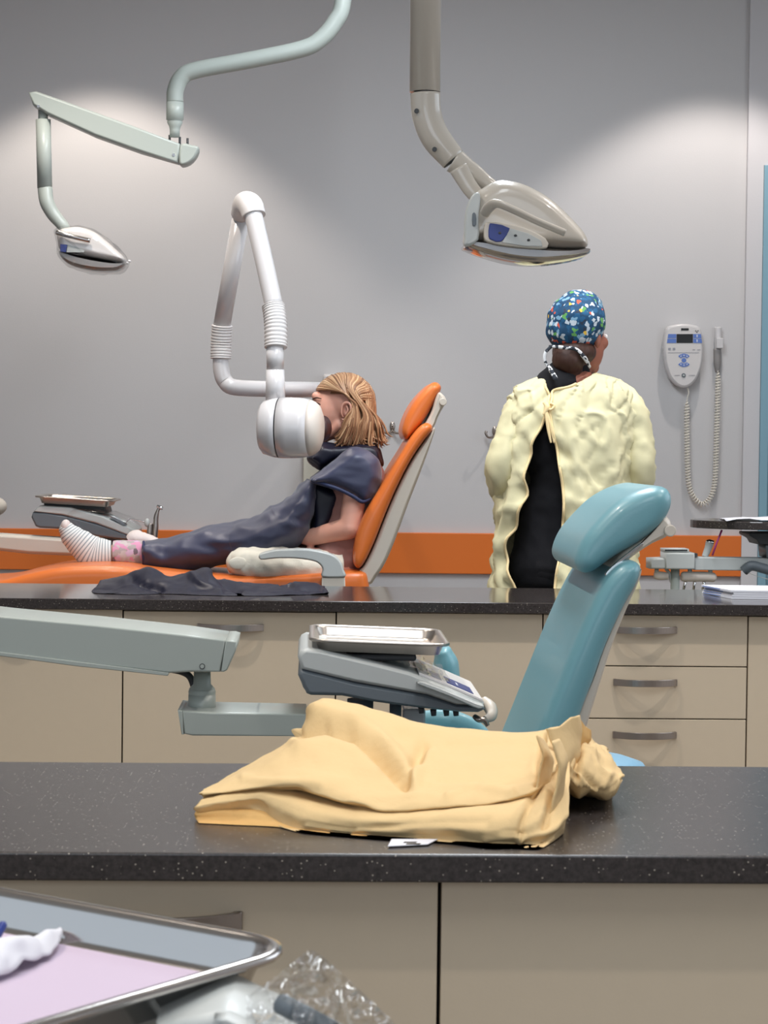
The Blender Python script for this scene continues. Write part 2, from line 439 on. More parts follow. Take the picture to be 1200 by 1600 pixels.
def fleshy(name, mb, m, parent=None, vox=0.006, smooth=6, wr=0.0, wscale=20, stretch=(1, 1, 1), fn=None):
    """fuse the collected volumes into one continuous skin"""
    bmesh.ops.recalc_face_normals(mb.bm, faces=mb.bm.faces)
    me = bpy.data.meshes.new('tmp'); mb.bm.to_mesh(me); mb.bm.free()
    o = bpy.data.objects.new('tmp', me); COL.objects.link(o)
    r = o.modifiers.new('r', 'REMESH'); r.mode = 'VOXEL'; r.voxel_size = vox
    if smooth:
        s_ = o.modifiers.new('s', 'SMOOTH'); s_.iterations = smooth; s_.factor = 0.5
    dg = bpy.context.evaluated_depsgraph_get()
    me2 = bpy.data.meshes.new_from_object(o.evaluated_get(dg))
    bpy.data.objects.remove(o); me2.name = name
    if wr:
        nn = [v.normal.copy() for v in me2.vertices]
        for v, n_ in zip(me2.vertices, nn):
            s_ = Vector((v.co.x * stretch[0], v.co.y * stretch[1], v.co.z * stretch[2])) * wscale
            v.co += n_ * wr * ((1 - abs(noise.noise(s_)) * 2.2) * 0.6 + noise.noise(s_ * 2.3) * 0.5)
    if fn:
        for v in me2.vertices: v.co = fn(v.co)
    for p in me2.polygons: p.use_smooth = True
    me2.materials.clear(); me2.materials.append(m)
    q = bpy.data.objects.new(name, me2); COL.objects.link(q)
    if parent is not None:
        q.parent = parent; me2.transform(Matrix.Translation(-world_loc(parent)))
    return q
def rrect(w, d, r, n=6):
    pts = []
    for cx, cy, a0 in ((w / 2 - r, d / 2 - r, 0), (-w / 2 + r, d / 2 - r, 90), (-w / 2 + r, -d / 2 + r, 180), (w / 2 - r, -d / 2 + r, 270)):
        for k in range(n + 1):
            a = radians(a0 + 90 * k / n); pts.append((cx + r * cos(a), cy + r * sin(a)))
    return pts
def add_tray(mb, w, d, h, mtx, lip=0.012, slope=0.014, r=0.03):
    """pressed steel tray with a rolled lip, origin at the middle of its underside"""
    t = 0.0012
    prof = [(slope + 0.004, 0.0), (slope, 0.001), (0.004, h - 0.003), (0, h - 0.001), (-lip * 0.6, h - 0.0005), (-lip, h - 0.003), (-lip - 0.0015, h - 0.001), (-lip - 0.001, h + 0.002),
            (-lip * 0.5, h + 0.003), (0, h + 0.0025), (0.003, h + .0008), (0.0045, h - .0015), (0.0045 + (slope - .0035) * .06, h - .0015 - (h - .0015 - t - .003) * .06), (0.0045 + (slope - .0035) * .94, h - .0015 - (h - .0015 - t - .003) * .94), (slope + 0.001, t + 0.003), (slope + 0.004, t + .0004), (slope + 0.008, t), (slope + .012, t)]
    R = []
    for ins, z in prof:
        R.append([mtx @ Vector((x, y, z)) for x, y in rrect(w - 2 * ins, d - 2 * ins, max(r - ins, 0.004))])
    mb.rings(R, cap=True); return mb
def soft(name, outline, Yt, Y0, Y1, r, m, parent, vox=0.007, smooth=22, sub=4):
    mb = MB(); slab(mb, outline, Yt, Y0, Y1, r=r, sub=sub, n=6)
    return fleshy(name, mb, m, parent, vox=vox, smooth=smooth)
def struct(o): o['kind'] = 'structure'; return o

# ------------------------------------------------------------------ the room
CT = 0.88
YB = 8.8
XR = W(1159, 830, YB).x
struct(MB().bx(-3.4, 3.2, -2.5, 9.2, -0.1, 0).build('floor', M['floor']))
struct(MB().bx(-3.4, 3.2, -2.5, 9.2, CEIL, CEIL + 0.1).build('ceiling', M['ceil']))
struct(MB().bx(-3.4, XR + 0.02, YB, YB + 0.1, 0, CEIL).build('wall_back', M['wall']))
YP = YB - 0.03
xd = W(1184, 830, YP).x
xp = W(1159, 830, YP).x
ztop = W(1196, 258, YP).z
wr_ = MB().bx(xp, xd, YP, YB + 0.1, 0, CEIL)
wr_.bx(xd, 2.75, YP, YB + 0.1, ztop, CEIL).bx(2.75, 3.2, YP, YB + 0.1, 0, CEIL)
struct(wr_.build('wall_right_return', M['wall2']))
struct(MB().bx(3.2, 3.3, -2.5, 9.2, 0, CEIL).build('wall_right', M['wall']))
struct(MB().bx(-3.5, -3.4, -2.5, 9.2, 0, CEIL).build('wall_left', M['wall']))
struct(MB().bx(-3.4, 3.2, -2.6, -2.5, 0, CEIL).build('wall_front', M['wall']))
dr = MB().bx(xd + 0.035, 2.70, YP + 0.03, YP + 0.07, 0.005, ztop - 0.04).build('door_1', M['blue_door'], bevel=0.002); struct(dr)
df = MB().bx(xd + 0.001, xd + 0.034, YP - 0.012, YP + 0.1, 0, ztop - 0.001).bx(2.701, 2.745, YP - 0.012, YP + 0.1, 0, ztop - 0.001).bx(xd + 0.034, 2.701, YP - 0.012, YP + 0.1, ztop - 0.039, ztop - 0.001)
struct(df.build('trim_door_frame', M['blue_door'], bevel=0.002))
z1 = W(900, 834.5, YB).z; z0 = W(900, 898, YB).z
struct(MB().bx(-3.39, XR - 0.002, YB - 0.022, YB - 0.001, z0, z1).build('trim_1', M['orange_trim'], bevel=0.003))
struct(MB().bx(-3.39, XR - 0.002, YB - 0.014, YB - 0.001, 0.0, 0.10).build('baseboard_back', M['slate']))
# acoustic ceiling grid and small recessed fittings
for cx in COLS:
    for ry in ROWS:
        t = thing('ceiling_downlight', (cx, ry, CEIL - 0.02), 'round white recessed downlight in the %s, %s' % ('left ceiling row' if cx < 0 else 'right ceiling row', {8.2: 'nearest the back wall', 6.5: 'over the orange chair aisle', 4.8: 'above the far cabinet fronts', 3.1: 'above the back of the near counter', 1.4: 'above the foreground tray', -0.3: 'behind the camera'}[ry]), 'ceiling light', 'recessed downlights in the ceiling')
        MB().lathe([(-0.0, 0.062), (0.0, 0.085), (0.012, 0.085), (0.018, 0.066), (0.018, 0.062)], (cx, ry, CEIL - 0.019), (0, 0, 1), cap=False).build('trim_ring', M['whitem'], t)

# ------------------------------------------------------------------ counters and cabinets
def counter(name, x0, x1, y0, y1, m, label):
    o = MB().bx(x0, x1, y0, y1, CT - 0.029, CT).build(name, m, bevel=0.0025, seg=3)
    return tag(o, label, 'counter')
YF0, YF1 = 5.74, 6.35
counter('countertop', -3.2, 2.2, YF0, YF1, M['granite'], 'long black speckled granite countertop in front of the orange chair, holding the navy garment')
YN0, YN1 = 2.18, 2.80
counter('countertop', -1.4, 1.25, YN0, YN1, M['granite_near'], 'black speckled granite countertop nearest the camera, holding the yellow gown')

def bow_handle(x, z, yface, w, parent, h=0.0185):
    mb = MB(); n = 22; outer = []; inner = []
    for k in range(n + 1):
        t = -1 + 2 * k / n
        y = -0.034 * (1 - abs(t) ** 2.4)
        outer.append((x + t * w / 2, yface + y - 0.004)); inner.append((x + t * w / 2 * 0.97, yface + y * 0.97 + 0.0005))
    ring = outer + inner[::-1]
    R = [[Vector((a, b, zz)) for a, b in ring] for zz in (z - h / 2, z + h / 2)]
    mb.rings(R, cap=True, smooth=False)
    mb.bx(x - w / 2, x - w / 2 + 0.010, yface - 0.006, yface + 0.0, z - h / 2, z + h / 2)
    mb.bx(x + w / 2 - 0.010, x + w / 2, yface - 0.006, yface + 0.0, z - h / 2, z + h / 2)
    return mb.build('handle', M['nickel'], parent, bevel=0.001)

def cabinet(x0, x1, yf, yb, fronts, label, group=None):
    """fronts: (z0, z1, kind, handle z or None, x of handle)"""
    g = 0.0019
    t = thing('base_cabinet', ((x0 + x1) / 2, (yf + yb) / 2, 0), label, 'cabinet', group)
    zt = CT - 0.0295
    MB().bx(x0 + 0.0005, x1 - 0.0005, yf + 0.021, yb, 0.10, zt).bx(x0 + 0.0005, x1 - 0.0005, yf + 0.07, yb, 0.0, 0.099).build('body', M['dark'], t)
    for (a, b, kind, hz, hx, hw) in fronts:
        f = MB().bx(x0 + g, x1 - g, yf, yf + 0.02, a, b).build(kind, M['cab'], t, bevel=0.0012)
        if hz: bow_handle(hx, hz, yf, hw, f)
    return t
YC = YF0 + 0.032
zt = CT - 0.0325
gx = [W(p, 1000, YC).x for p in (-140, 192, 525, 848, 1168.5)]
hw = 101 * YC / F
def hz(px, py): return W(px, py, YC).z
cabinet(gx[0], gx[1], YC, YF1 - 0.03, [(0.11, zt + 0.0025, 'door', hz(25, 975), W(25, 975, YC).x, hw)], 'beige base cabinet at the left end behind the big grey instrument arm')
cabinet(gx[1], gx[2], YC, YF1 - 0.03, [(0.11, zt - 0.001, 'door', hz(360, 980), W(360, 980, YC).x, hw * 1.03)], 'beige base cabinet with one bowed metal handle, between the grey arm and the steel tray')
cabinet(gx[2], gx[3], YC, YF1 - 0.03, [(0.11, zt, 'door', None, 0, 0)], 'plain beige base cabinet without handle behind the instrument tray')
d1, d2 = hz(1060, 1041.5), hz(1060, 1123.5)
cabinet(gx[3], gx[4], YC, YF1 - 0.03, [
    (d1 + 0.0015, zt, 'drawer', hz(1010, 984), W(1008, 984, YC).x, hw),
    (d2 + 0.0015, d1 - 0.0015, 'drawer', hz(1008, 1066), W(1008, 1066, YC).x, hw),
    (d2 - 0.145, d2 - 0.0015, 'drawer', hz(1007, 1148), W(1007, 1148, YC).x, hw),
    (0.11, d2 - 0.148, 'drawer', d2 - 0.22, W(1007, 1148, YC).x, hw)], 'beige drawer cabinet with stacked bowed metal handles, right of the teal chair')
cabinet(gx[4], gx[4] + 0.54, YC, YF1 - 0.03, [(0.11, zt - 0.001, 'door', None, 0, 0)], 'beige base cabinet at the right edge beside the drawers')
YNC = YN0 + 0.032
n0 = W(687, 1400, YNC).x
cabinet(n0 - 0.575, n0, YNC, YN1 - 0.03, [(0.11, zt, 'door', W(300, 1437, YNC).z, W(245, 1432, YNC).x, 0.175)], 'near beige base cabinet with a handle just above the foreground tray')
cabinet(n0, n0 + 0.575, YNC, YN1 - 0.03, [(0.11, zt - 0.001, 'door', None, 0, 0)], 'near plain beige base cabinet at the lower right')

# ------------------------------------------------------------------ dental chairs
def dental_chair(label, vinyl, Yt, hr, br, shell, brk, knob, Yn, Yf, extra=None, hw=0.04):
    c = W(br[-1][0], br[-1][1], Yt)
    t = thing('dental_chair', (c.x, (Yn + Yf) / 2, 0), label, 'dental chair')
    k = Yt / 3.78
    soft('backrest', br, Yt, Yn, Yf, 0.03, M[vinyl], t, vox=.006, smooth=int(24 if k < 1.2 else 20))
    soft('headrest', hr, Yt, Yn + hw, Yf - hw, 0.035, M[vinyl], t, vox=.005, smooth=int(34 if k < 1.2 else 24))
    slab(MB(), shell, Yt, Yn + 0.03, Yf - 0.03, r=0.02, sub=3).build('back_shell', M['shell'], t)
    slab(MB(), brk, Yt, (Yn + Yf) / 2 - 0.20, (Yn + Yf) / 2 + 0.1, r=0.02, sub=3).build('headrest_bracket', M['shell'], t)
    return t
# teal chair
YT = 3.78
tchair = dental_chair('teal vinyl dental chair standing between the two counters', 'teal', YT,
    [(905, 886), (908, 866), (920, 841), (942, 815), (970, 788), (1003, 769), (1036, 760), (1055, 765), (1061, 783), (1055, 804), (1036, 830), (1005, 852), (975, 869), (950, 886), (934, 898), (917, 900)],
    [(1006, 887), (1001, 879), (987, 876), (970, 884), (950, 905), (925, 950), (898, 1010), (872, 1075), (846, 1140), (800, 1260), (790, 1330), (850, 1340), (872, 1240), (909, 1122), (930, 1066), (950, 1010), (978, 950), (1000, 911)],
    [(1008, 890), (1004, 912), (985, 955), (963, 1010), (945, 1066), (925, 1130), (890, 1240), (860, 1350), (838, 1340), (866, 1240), (900, 1120), (925, 1066), (945, 1010), (975, 945), (998, 900)],
    [(1046, 806), (1058, 815), (1060, 829), (1052, 842), (1030, 852), (1000, 872), (984, 886), (972, 894), (964, 896), (964, 888), (974, 876), (985, 862), (1015, 840), (1035, 815)],
    None, YT, YT + 0.52)
p = W(1046, 829, YT + 0.06)
MB().cyl(p, p + Vector((0, -0.012, 0)), 0.0105).build('pivot_cap', M['shell'], tchair, bevel=0.002)
slab(MB(), [(952, 900), (960, 889), (985, 868), (1008, 851), (1011, 854), (988, 873), (964, 893), (956, 905)], YT, YT + 0.05, YT + 0.06, r=0.002, sub=2).build('headrest_strut', M['chrome'], tchair)
# seat, leg rest and pedestal of the teal chair (mostly hidden by the near counter)
sp = [(830, 1330), (840, 1290), (780, 1270), (640, 1262), (500, 1250), (400, 1262), (330, 1290), (330, 1330), (420, 1340), (640, 1345), (780, 1345)]
soft('seat', sp, YT, YT, YT + 0.52, 0.03, M['teal'], tchair)
pc = W(640, 1345, YT + 0.26)
MB().bx(pc.x - 0.28, pc.x + 0.28, YT + 0.10, YT + 0.42, pc.z - 0.12, pc.z + 0.02).build('seat_frame', M['shell'], tchair, bevel=0.02, seg=4)
MB().bx(pc.x - 0.12, pc.x + 0.12, YT + 0.16, YT + 0.36, 0.05, pc.z - 0.12).build('pedestal', M['shell'], tchair, bevel=0.02, seg=4)
MB().bx(pc.x - 0.4, pc.x + 0.3, YT + 0.06, YT + 0.46, 0.0, 0.05).build('base', M['greyp'], tchair, bevel=0.012, seg=3)
for yy in (YT + 0.56,):
    a = MB(); a.tube([W(770, 1300, yy), W(765, 1200, yy), W(745, 1150, yy), W(700, 1130, yy), W(650, 1128, yy)], [0.025, 0.025, 0.025, 0.028, 0.02], flat=0.7)
    a.build('armrest', M['teal'], tchair)
# orange chair
YO = 6.98
ochair = dental_chair('orange vinyl dental chair reclined under the seated child', 'orange', YO,
    [(691, 600), (684, 595), (676, 597.5), (661, 611), (646, 630), (635.5, 651), (630, 671), (632, 682), (637, 688), (645, 681), (661, 662), (675, 640), (688, 616), (692.5, 606)],
    [(677, 665), (669, 660), (659, 664), (644, 681), (628, 707), (612, 732), (592, 766), (573, 797), (559, 828), (553, 855), (552, 880), (560, 890), (567, 884), (574, 872), (586, 846), (602, 805), (620, 763), (642, 720), (662, 690), (675, 674)],
    [(678, 669), (680, 676), (662, 728), (640, 785), (618, 845), (603, 880), (588, 903), (572, 917), (500, 919), (504, 902), (545, 902), (562, 893), (574, 876), (588, 846), (604, 805), (622, 763), (644, 720), (664, 690)],
    [(688, 612), (697, 619), (699, 628), (692, 640), (686, 652), (680, 666), (670, 672), (655, 690), (652, 680), (668, 658), (677, 640), (682, 622)],
    None, YO, YO + 0.50, hw=0.06)
p = W(692, 628, YO + 0.05)
MB().cyl(p, p + Vector((0, -0.012, 0)), 0.012).build('pivot_cap', M['shell'], ochair, bevel=0.002)
seat = [(-60, 912), (0, 907), (40, 897), (90, 887), (140, 884), (190, 885), (260, 892), (360, 900), (480, 898), (560, 892), (575, 905), (560, 940), (400, 950), (200, 945), (60, 940), (-40, 930)]
soft('seat', seat, YO, YO - 0.0, YO + 0.50, 0.03, M['orange'], ochair, smooth=14)
slab(MB(), [(60, 945), (200, 948), (400, 953), (560, 944), (600, 930), (604, 955), (560, 985), (300, 995), (80, 975)], YO, YO + 0.03, YO + 0.47, r=0.02, sub=3).build('seat_frame', M['shell'], ochair)
pc = W(400, 985, YO + 0.25)
MB().bx(pc.x - 0.14, pc.x + 0.14, YO + 0.13, YO + 0.37, 0.05, pc.z + 0.01).build('pedestal', M['shell'], ochair, bevel=0.02, seg=4)
MB().bx(pc.x - 0.45, pc.x + 0.35, YO + 0.03, YO + 0.47, 0.0, 0.05).build('base', M['greyp'], ochair, bevel=0.012, seg=3)
arm = [(405, 866), (418, 861), (433, 858), (456, 857), (480, 857), (503, 861), (522, 867), (533, 878), (537, 890), (538.5, 901), (504, 901), (504, 890), (500, 882), (489, 876), (461, 872), (430, 872), (408, 874)]
slab(MB(), arm, YO - 0.06, YO - 0.09, YO - 0.03, r=0.008, sub=3).build('armrest', M['greyp'], ochair)
slab(MB(), arm, YO - 0.06, YO + 0.53, YO + 0.59, r=0.008, sub=3).build('armrest', M['greyp'], ochair)
slab(MB(), [(503, 902), (539, 902), (540, 940), (502, 940)], YO - 0.06, YO - 0.085, YO + 0.02, r=0.006, sub=1).build('armrest_bracket', M['shell'], ochair)

# ------------------------------------------------------------------ ceiling-hung operating lamps
YL = 4.0
lamp = thing('operating_lamp', W(664, 0, YL), 'large beige operating lamp hanging at top centre on a thick pole', 'dental lamp')
top = W(662, -80, YL); top2 = Vector((top.x, top.y, CEIL))
r0 = 24 * YL / F
MB().cyl(top2, W(664, 144, YL), r0 * 1.01, r0).build('pole', M['lamp'], lamp)
MB().cyl(W(664, 144, YL), W(664.3, 146, YL), r0 * 0.96).build('pole_seam', M['darkp'], lamp)
MB().tube([W(664.5, 146, YL), W(667, 180, YL), W(680, 214, YL), W(708, 249, YL)], [r0 * 0.97, r0 * .97, r0 * .96, r0 * 0.84], seg=28).build('elbow', M['lamp'], lamp)
for q in ((651, 173), (679, 233)):
    p = W(q[0], q[1], YL - r0 * 0.93); MB().cyl(p + Vector((0, 0.006, 0)), p, 0.0042).build('screw', M['darkp'], lamp)
MB().tube([W(708, 249, YL), W(709.5, 251, YL)], r0 * 0.8, sub=1).build('elbow_seam', M['darkp'], lamp)
MB().tube([W(709, 250.5, YL), W(735, 268, YL), W(765, 290, YL), W(806, 322, YL)], [r0 * 0.84, r0 * 0.66, r0 * 0.5, r0 * 0.26], seg=24).build('yoke_arm', M['lamp'], lamp)
MB().tube([W(716, 262, YL - .03), W(732, 290, YL - .03), W(750, 312, YL - .03), W(764, 326, YL - .03)], [r0 * 0.62, r0 * 0.55, r0 * 0.5, r0 * 0.4], seg=20, flat=0.6).build('yoke', M['lamp'], lamp)
# head: boat shaped body, lofted across its width
def lamp_head(shape, Yt, half, m_top, m_lens, lens, t, rr):
    soft('head_shell', shape, Yt - half * 0.4, Yt - half, Yt + half, rr * .6, m_top, t, vox=.0035, smooth=26)
    slab(MB(), lens, Yt - half * 0.4, Yt - half * 0.96, Yt + half * 0.96, r=rr * 0.5, sub=4, n=6).build('lens', m_lens, t)
lamp_head([(741, 304), (752, 296), (774, 284), (796, 284), (824, 292), (860, 313), (890, 341), (909, 362), (916, 374), (917, 388), (890, 390), (850, 388), (800, 382), (760, 378), (729, 378), (728, 366), (733, 332)],
          YL, 0.085, M['lamp'], M['lens'], [(729, 379), (760, 379), (800, 383), (850, 389), (890, 391), (917, 389), (919, 397), (905, 402), (880, 407), (840, 411), (800, 408), (760, 398), (729, 386)], lamp, 0.06)
YH = YL - 0.095
slab(MB(), [(728, 332), (737, 306), (748, 300), (751, 312), (748, 340), (748, 374), (728, 384), (726, 372)], YH, YH + 0.0, YH + 0.03, r=0.006, sub=3).build('end_cap', M['greyp'], lamp)
hb = MB(); hb.tube([W(757, 334, YH - .005), W(764, 324, YH - .025), W(776, 318, YH - .045), W(800, 327, YH - .05), W(840, 346, YH - .05), W(883, 364, YH - .05)], [0.009, 0.010, 0.0095, 0.009, 0.0085, 0.0085], seg=16, flat=0.6)
hb.build('handle', M['lamp'], lamp)
slab(MB(), [(757, 352), (764, 347), (790, 349), (820, 356), (852, 372), (855, 387), (830, 388), (790, 384), (762, 378), (756, 370)], YH, YH - 0.003, YH + 0.06, r=0.003, sub=2).build('control_surround', M['shell'], lamp)
slab(MB(), [(764, 352), (770, 349.5), (796, 357), (783, 378), (768, 375.5), (763, 370)], YH, YH - 0.006, YH - 0.001, r=0.002, sub=2).build('blue_panel', M['blue'], lamp)
slab(MB(), [(797, 357), (825, 365), (845, 376), (847, 385), (820, 385), (784, 379)], YH, YH - 0.0055, YH - 0.001, r=0.001, sub=1).build('button_panel', M['greyp'], lamp)
for q in ((805.5, 368), (826, 375), (781, 364)):
    p = W(q[0], q[1], YH - 0.0062); MB().ell(p, (0.0028, 0.001, 0.0022)).build('button', M['darkp'], lamp)
slab(MB(), [(738, 334), (743, 334), (744, 351), (738, 352)], YH, YH - 0.003, YH + 0.001, r=0.001, sub=2).build('badge', M['slate'], lamp)
slab(MB(), [(806, 314), (826, 320), (820, 331), (809, 326)], YH + 0.02, YH + 0.012, YH + 0.05, r=0.002, sub=1).build('vent', M['brown'], lamp)

YS = 7.3
lmp2 = thing('operating_lamp', W(274, 120, YS), 'smaller white operating lamp in a clear cover on a jointed arm, upper left', 'dental lamp')
rs = 12.5 * YS / F
pts = [(541, -120), (536, 0), (523, 35), (500, 62), (470, 77), (390, 94), (305, 110), (283, 122), (274, 142), (273.5, 160)]
pts3 = [W(a, b, YS) for a, b in pts]; pts3.insert(0, Vector((pts3[0].x, YS, CEIL)))
MB().tube(pts3, rs * 1.05, seg=24).build('ceiling_arm', M['armgrey'], lmp2)
j = MB(); j.lathe([(0, rs * 1.08), (.058, rs * 1.08), (.060, rs * 0.9), (.066, rs * .98), (.082, rs * 0.7), (.094, rs * .62), (.115, rs * 0.62)], W(273.5, 160, YS), (0, 0, -1)); j.build('swivel_joint', M['armgrey'], lmp2)
for q in ((265, 214), (281, 217), (293, 219)): MB().cyl(W(q[0], q[1] + 12, YS + .01), W(q[0], q[1] - 3, YS + .01), 0.004).build('screw', M['darkp'], lmp2)
slab(MB(), [(46, 146), (58, 144), (120, 166), (200, 195), (282, 226), (279, 256), (220, 239), (150, 214), (75, 180), (53, 166)], YS, YS - 0.03, YS + 0.05, r=0.012, sub=1).build('balance_arm', M['armgrey'], lmp2)
slab(MB(), [(283, 226.5), (300, 228), (311, 231), (309, 242), (302, 252), (291, 259), (280, 256.5)], YS, YS - 0.03, YS + 0.05, r=0.012, sub=2).build('arm_end_cap', M['armgrey'], lmp2)
for q in ((60, 166), (271, 242)): MB().cyl(W(q[0], q[1], YS - .032), W(q[0], q[1], YS - 0.028), 0.005).build('screw', M['chrome'], lmp2)
MB().cyl(W(67, 172, YS + 0.01), W(67.5, 190, YS + .01), rs * 0.6).build('pivot', M['armgrey'], lmp2)
MB().cyl(W(67.5, 187, YS + .01), W(70, 294, YS + .01), rs * 0.93).build('drop_tube', M['armgrey'], lmp2)
MB().tube([W(70.5, 295, YS + .01), W(73, 315, YS), W(82, 333, YS), W(96, 350, YS), W(108, 362, YS)], [rs * .93, rs * .9, rs * .85, rs * .75, rs * .45], seg=20).build('elbow', M['armgrey'], lmp2)
YQ = YS
HS2 = [(92, 362), (112, 356), (130, 357), (150, 364), (168, 378), (185, 393), (194, 402), (196, 410), (180, 409), (150, 404), (120, 398), (96, 392), (92, 380)]
soft('head_shell', HS2, YQ, YQ - .06, YQ + .06, .03, M['lampwhite'], lmp2, vox=.004, smooth=16)
slab(MB(), [(94, 393), (120, 399), (150, 405), (180, 410), (196, 411), (194, 418), (180, 424), (150, 424), (120, 418), (101, 408)], YQ, YQ - 0.058, YQ + 0.058, r=0.03, sub=4, n=6).build('lens', M['lens'], lmp2)
MB().tube([W(88, 363, YQ - .07), W(110, 369, YQ - .078), W(141, 376, YQ - .075)], [0.008, 0.008, 0.008], seg=12).build('handle', M['steel'], lmp2)
slab(MB(), [(95, 382), (106, 383), (104, 395), (95, 394)], YQ - 0.05, YQ - 0.068, YQ - 0.05, r=0.002, sub=1).build('blue_panel', M['blue'], lmp2)
slab(MB(), [(107, 383), (120, 386), (132, 392), (132, 395), (104.5, 395)], YQ - 0.05, YQ - 0.067, YQ - 0.05, r=0.001, sub=1).build('button_panel', M['greyp'], lmp2)
fm = MB(); slab(fm, [(86, 360), (100, 355), (128, 354.5), (152, 361), (172, 376), (192, 393), (201, 408), (198, 421), (186, 428), (150, 429), (115, 421), (97, 409), (91, 392), (88, 374)], YQ, YQ - 0.088, YQ + 0.07, r=0.06, sub=4, n=7)
for v in fm.bm.verts: v.co += Vector((noise.noise(v.co * 30), noise.noise(v.co * 31 + Vector((5, 0, 0))), noise.noise(v.co * 33 + Vector((0, 9, 0))))) * 0.006
fm.build('plastic_cover', M['film'], lmp2)
MB().ell(W(202, 408, YQ), (.006, .005, .004)).ell(W(199, 411, YQ - .01), (.005, .005, .004)).build('cover_knot', M['white'], lmp2)

# ------------------------------------------------------------------ X-ray unit on its wall arm
YX = 6.86
xr = thing('xray_unit', W(430, 600, YX), 'white jointed X-ray unit with drum head in front of the child', 'x-ray machine')
rx = 12.5 * 7.2 / F
dirx = Vector((cos(radians(11)), -sin(radians(11)), 0))
c0 = W(405, 668, YX); R_ = 47.5 * YX / F
L = 101 * YX / F
prof = [(0.0, R_ * 0.25), (0.002, R_ * .55), (.006, R_ * .74), (0.016, R_ * .87), (L * .22, R_ * .965), (L * .315, R_ * .99)]
MB().lathe(prof, c0, dirx, 56).build('drum_rear', M['white'], xr)
MB().lathe([(L * .31, R_ * .975), (L * .335, R_ * .975)], c0, dirx, 56).build('seam', M['black'], xr)
MB().lathe([(L * .335, R_ * .998), (L * .5, R_ * 1.0), (L * .68, R_ * .98), (L * .80, R_ * .93)], c0, dirx, 56).build('drum_front', M['white'], xr)
MB().lathe([(L * .80, R_ * .925), (L * .87, R_ * .87), (L * .94, R_ * .74), (L * .985, R_ * .5), (L * 1.0, R_ * .2)], c0, dirx, 56).build('front_cap', M['cream'], xr)
q = W(489, 669, YX + 0.05)
MB().cyl(q, q + Vector((0.032, 0.03, 0)), 0.043, 0.041, 36).build('brown_cone', M['brown'], xr)  # short dark brown cone behind the drum's front cap
q = W(430, 622, YX + 0.01)
MB().cyl(W(430.5, 632, YX), W(430, 578, YX), rx * 1.18, rx * 1.1).build('yoke_tube', M['white'], xr)
MB().cyl(W(430, 578, YX), W(430, 540, YX), rx * 1.04).build('neck_tube', M['white'], xr)
def bellows(pa, pb, pc, r, n, name='bellows'):
    P, Rr = spline([pa, pb, pc], [r, r, r], n)
    PP, RR = [], []
    for i in range(len(P) - 1):
        for k, f in ((0, .93), (.3, 1.0), (.6, 1.0), (.9, .93)):
            PP.append(P[i].lerp(P[i + 1], k)); RR.append(Rr[i] * f)
    m_ = MB(); m_.rings(sweep(PP, RR, 28)); return m_.build(name, M['whitem'], xr)
bellows(W(427, 477, YX + .04), W(430.5, 505, YX + .02), W(431, 544, YX), rx * 1.38, 7)
YE = 7.08
MB().tube([W(428, 478, YX + .04), W(412, 405, YX + .08), W(395, 332, YX + .12)], rx * 1.1, seg=28).build('forearm', M['white'], xr)
cap_ = MB(); cap_.tube([W(397, 338, YX + .12), W(392, 322, YX + .14), W(383, 318, YX + .2), W(376, 334, YX + .27)], [rx * 1.42, rx * 1.5, rx * 1.45, rx * 1.2], seg=28, sub=5)
cap_.build('elbow_cover', M['whitem'], xr)
MB().cyl(W(378, 330, YX + .28), W(346, 512, YX + .36), rx * 1.08).build('upper_arm', M['white'], xr)
bellows(W(347, 508, YX + .36), W(345.5, 535, YX + .37), W(345, 561, YX + .37), rx * 1.32, 6, 'joint_cover')
YA = YX + .37
tb = [W(345, 560, YA), W(346, 580, YA), W(352, 596, YA), W(368, 605.5, YA), (W(430, 608, YA + .1)), W(495, 609, YA + .25)]
endp = W(520, 612, YB - 0.01)
tb.append(W(515, 610, YA + .9)); tb.append(endp)
MB().tube(tb, rx * 1.02, seg=24).build('wall_arm', M['white'], xr)
MB().bx(endp.x - .04, endp.x + .05, YB - 0.06, YB - 0.001, endp.z - .09, endp.z + .07).build('wall_bracket', M['whitem'], xr, bevel=0.01, seg=3)

# ------------------------------------------------------------------ wall items
def hook(px, py, label):
    p = W(px, py, YB - 0.001); t = thing('coat_hook', p, label, 'hook')
    s_ = YB / F
    m_ = MB(); m_.ell(p + Vector((0, -0.004, 0.012)), (0.011, 0.005, 0.020))
    m_.build('back_plate', M['nickel'], t)
    for sx in (-1, 1):
        MB().tube([p + Vector((0, -0.008, -0.004)), p + Vector((sx * .012, -0.03, -0.014)), p + Vector((sx * .03, -0.045, -0.014)), p + Vector((sx * .040, -0.048, 0.0)), p + Vector((sx * .038, -0.046, 0.010))], [.006, .005, .0045, .005, .006], seg=10).build('prong', M['nickel'], t)
    MB().ell(p + Vector((0, -0.012, .016)), (.005, .006, .005)).build('knob', M['nickel'], t)
hook(613, 671, 'small metal double coat hook on the wall beside the orange headrest')
hook(773, 678, 'small metal double coat hook on the wall left of the yellow gown')
pb = W(488, 742, YB)
wb = thing('wall_box', (pb.x, YB, pb.z), 'pale cream box mounted on the wall behind the child\'s collar', 'wall box')
MB().bx(W(474, 740, YB).x, W(506, 740, YB).x, YB - 0.07, YB - 0.001, W(488, 768, YB).z, W(488, 700, YB).z).build('housing', mat('cream_box', rgb(206, 204, 190), 0.5), wb, bevel=0.004)
MB().bx(W(480, 740, YB).x, W(500, 740, YB).x, YB - 0.076, YB - 0.07, W(488, 756, YB).z, W(488, 750, YB).z).build('latch', M['shell'], wb, bevel=0.002)

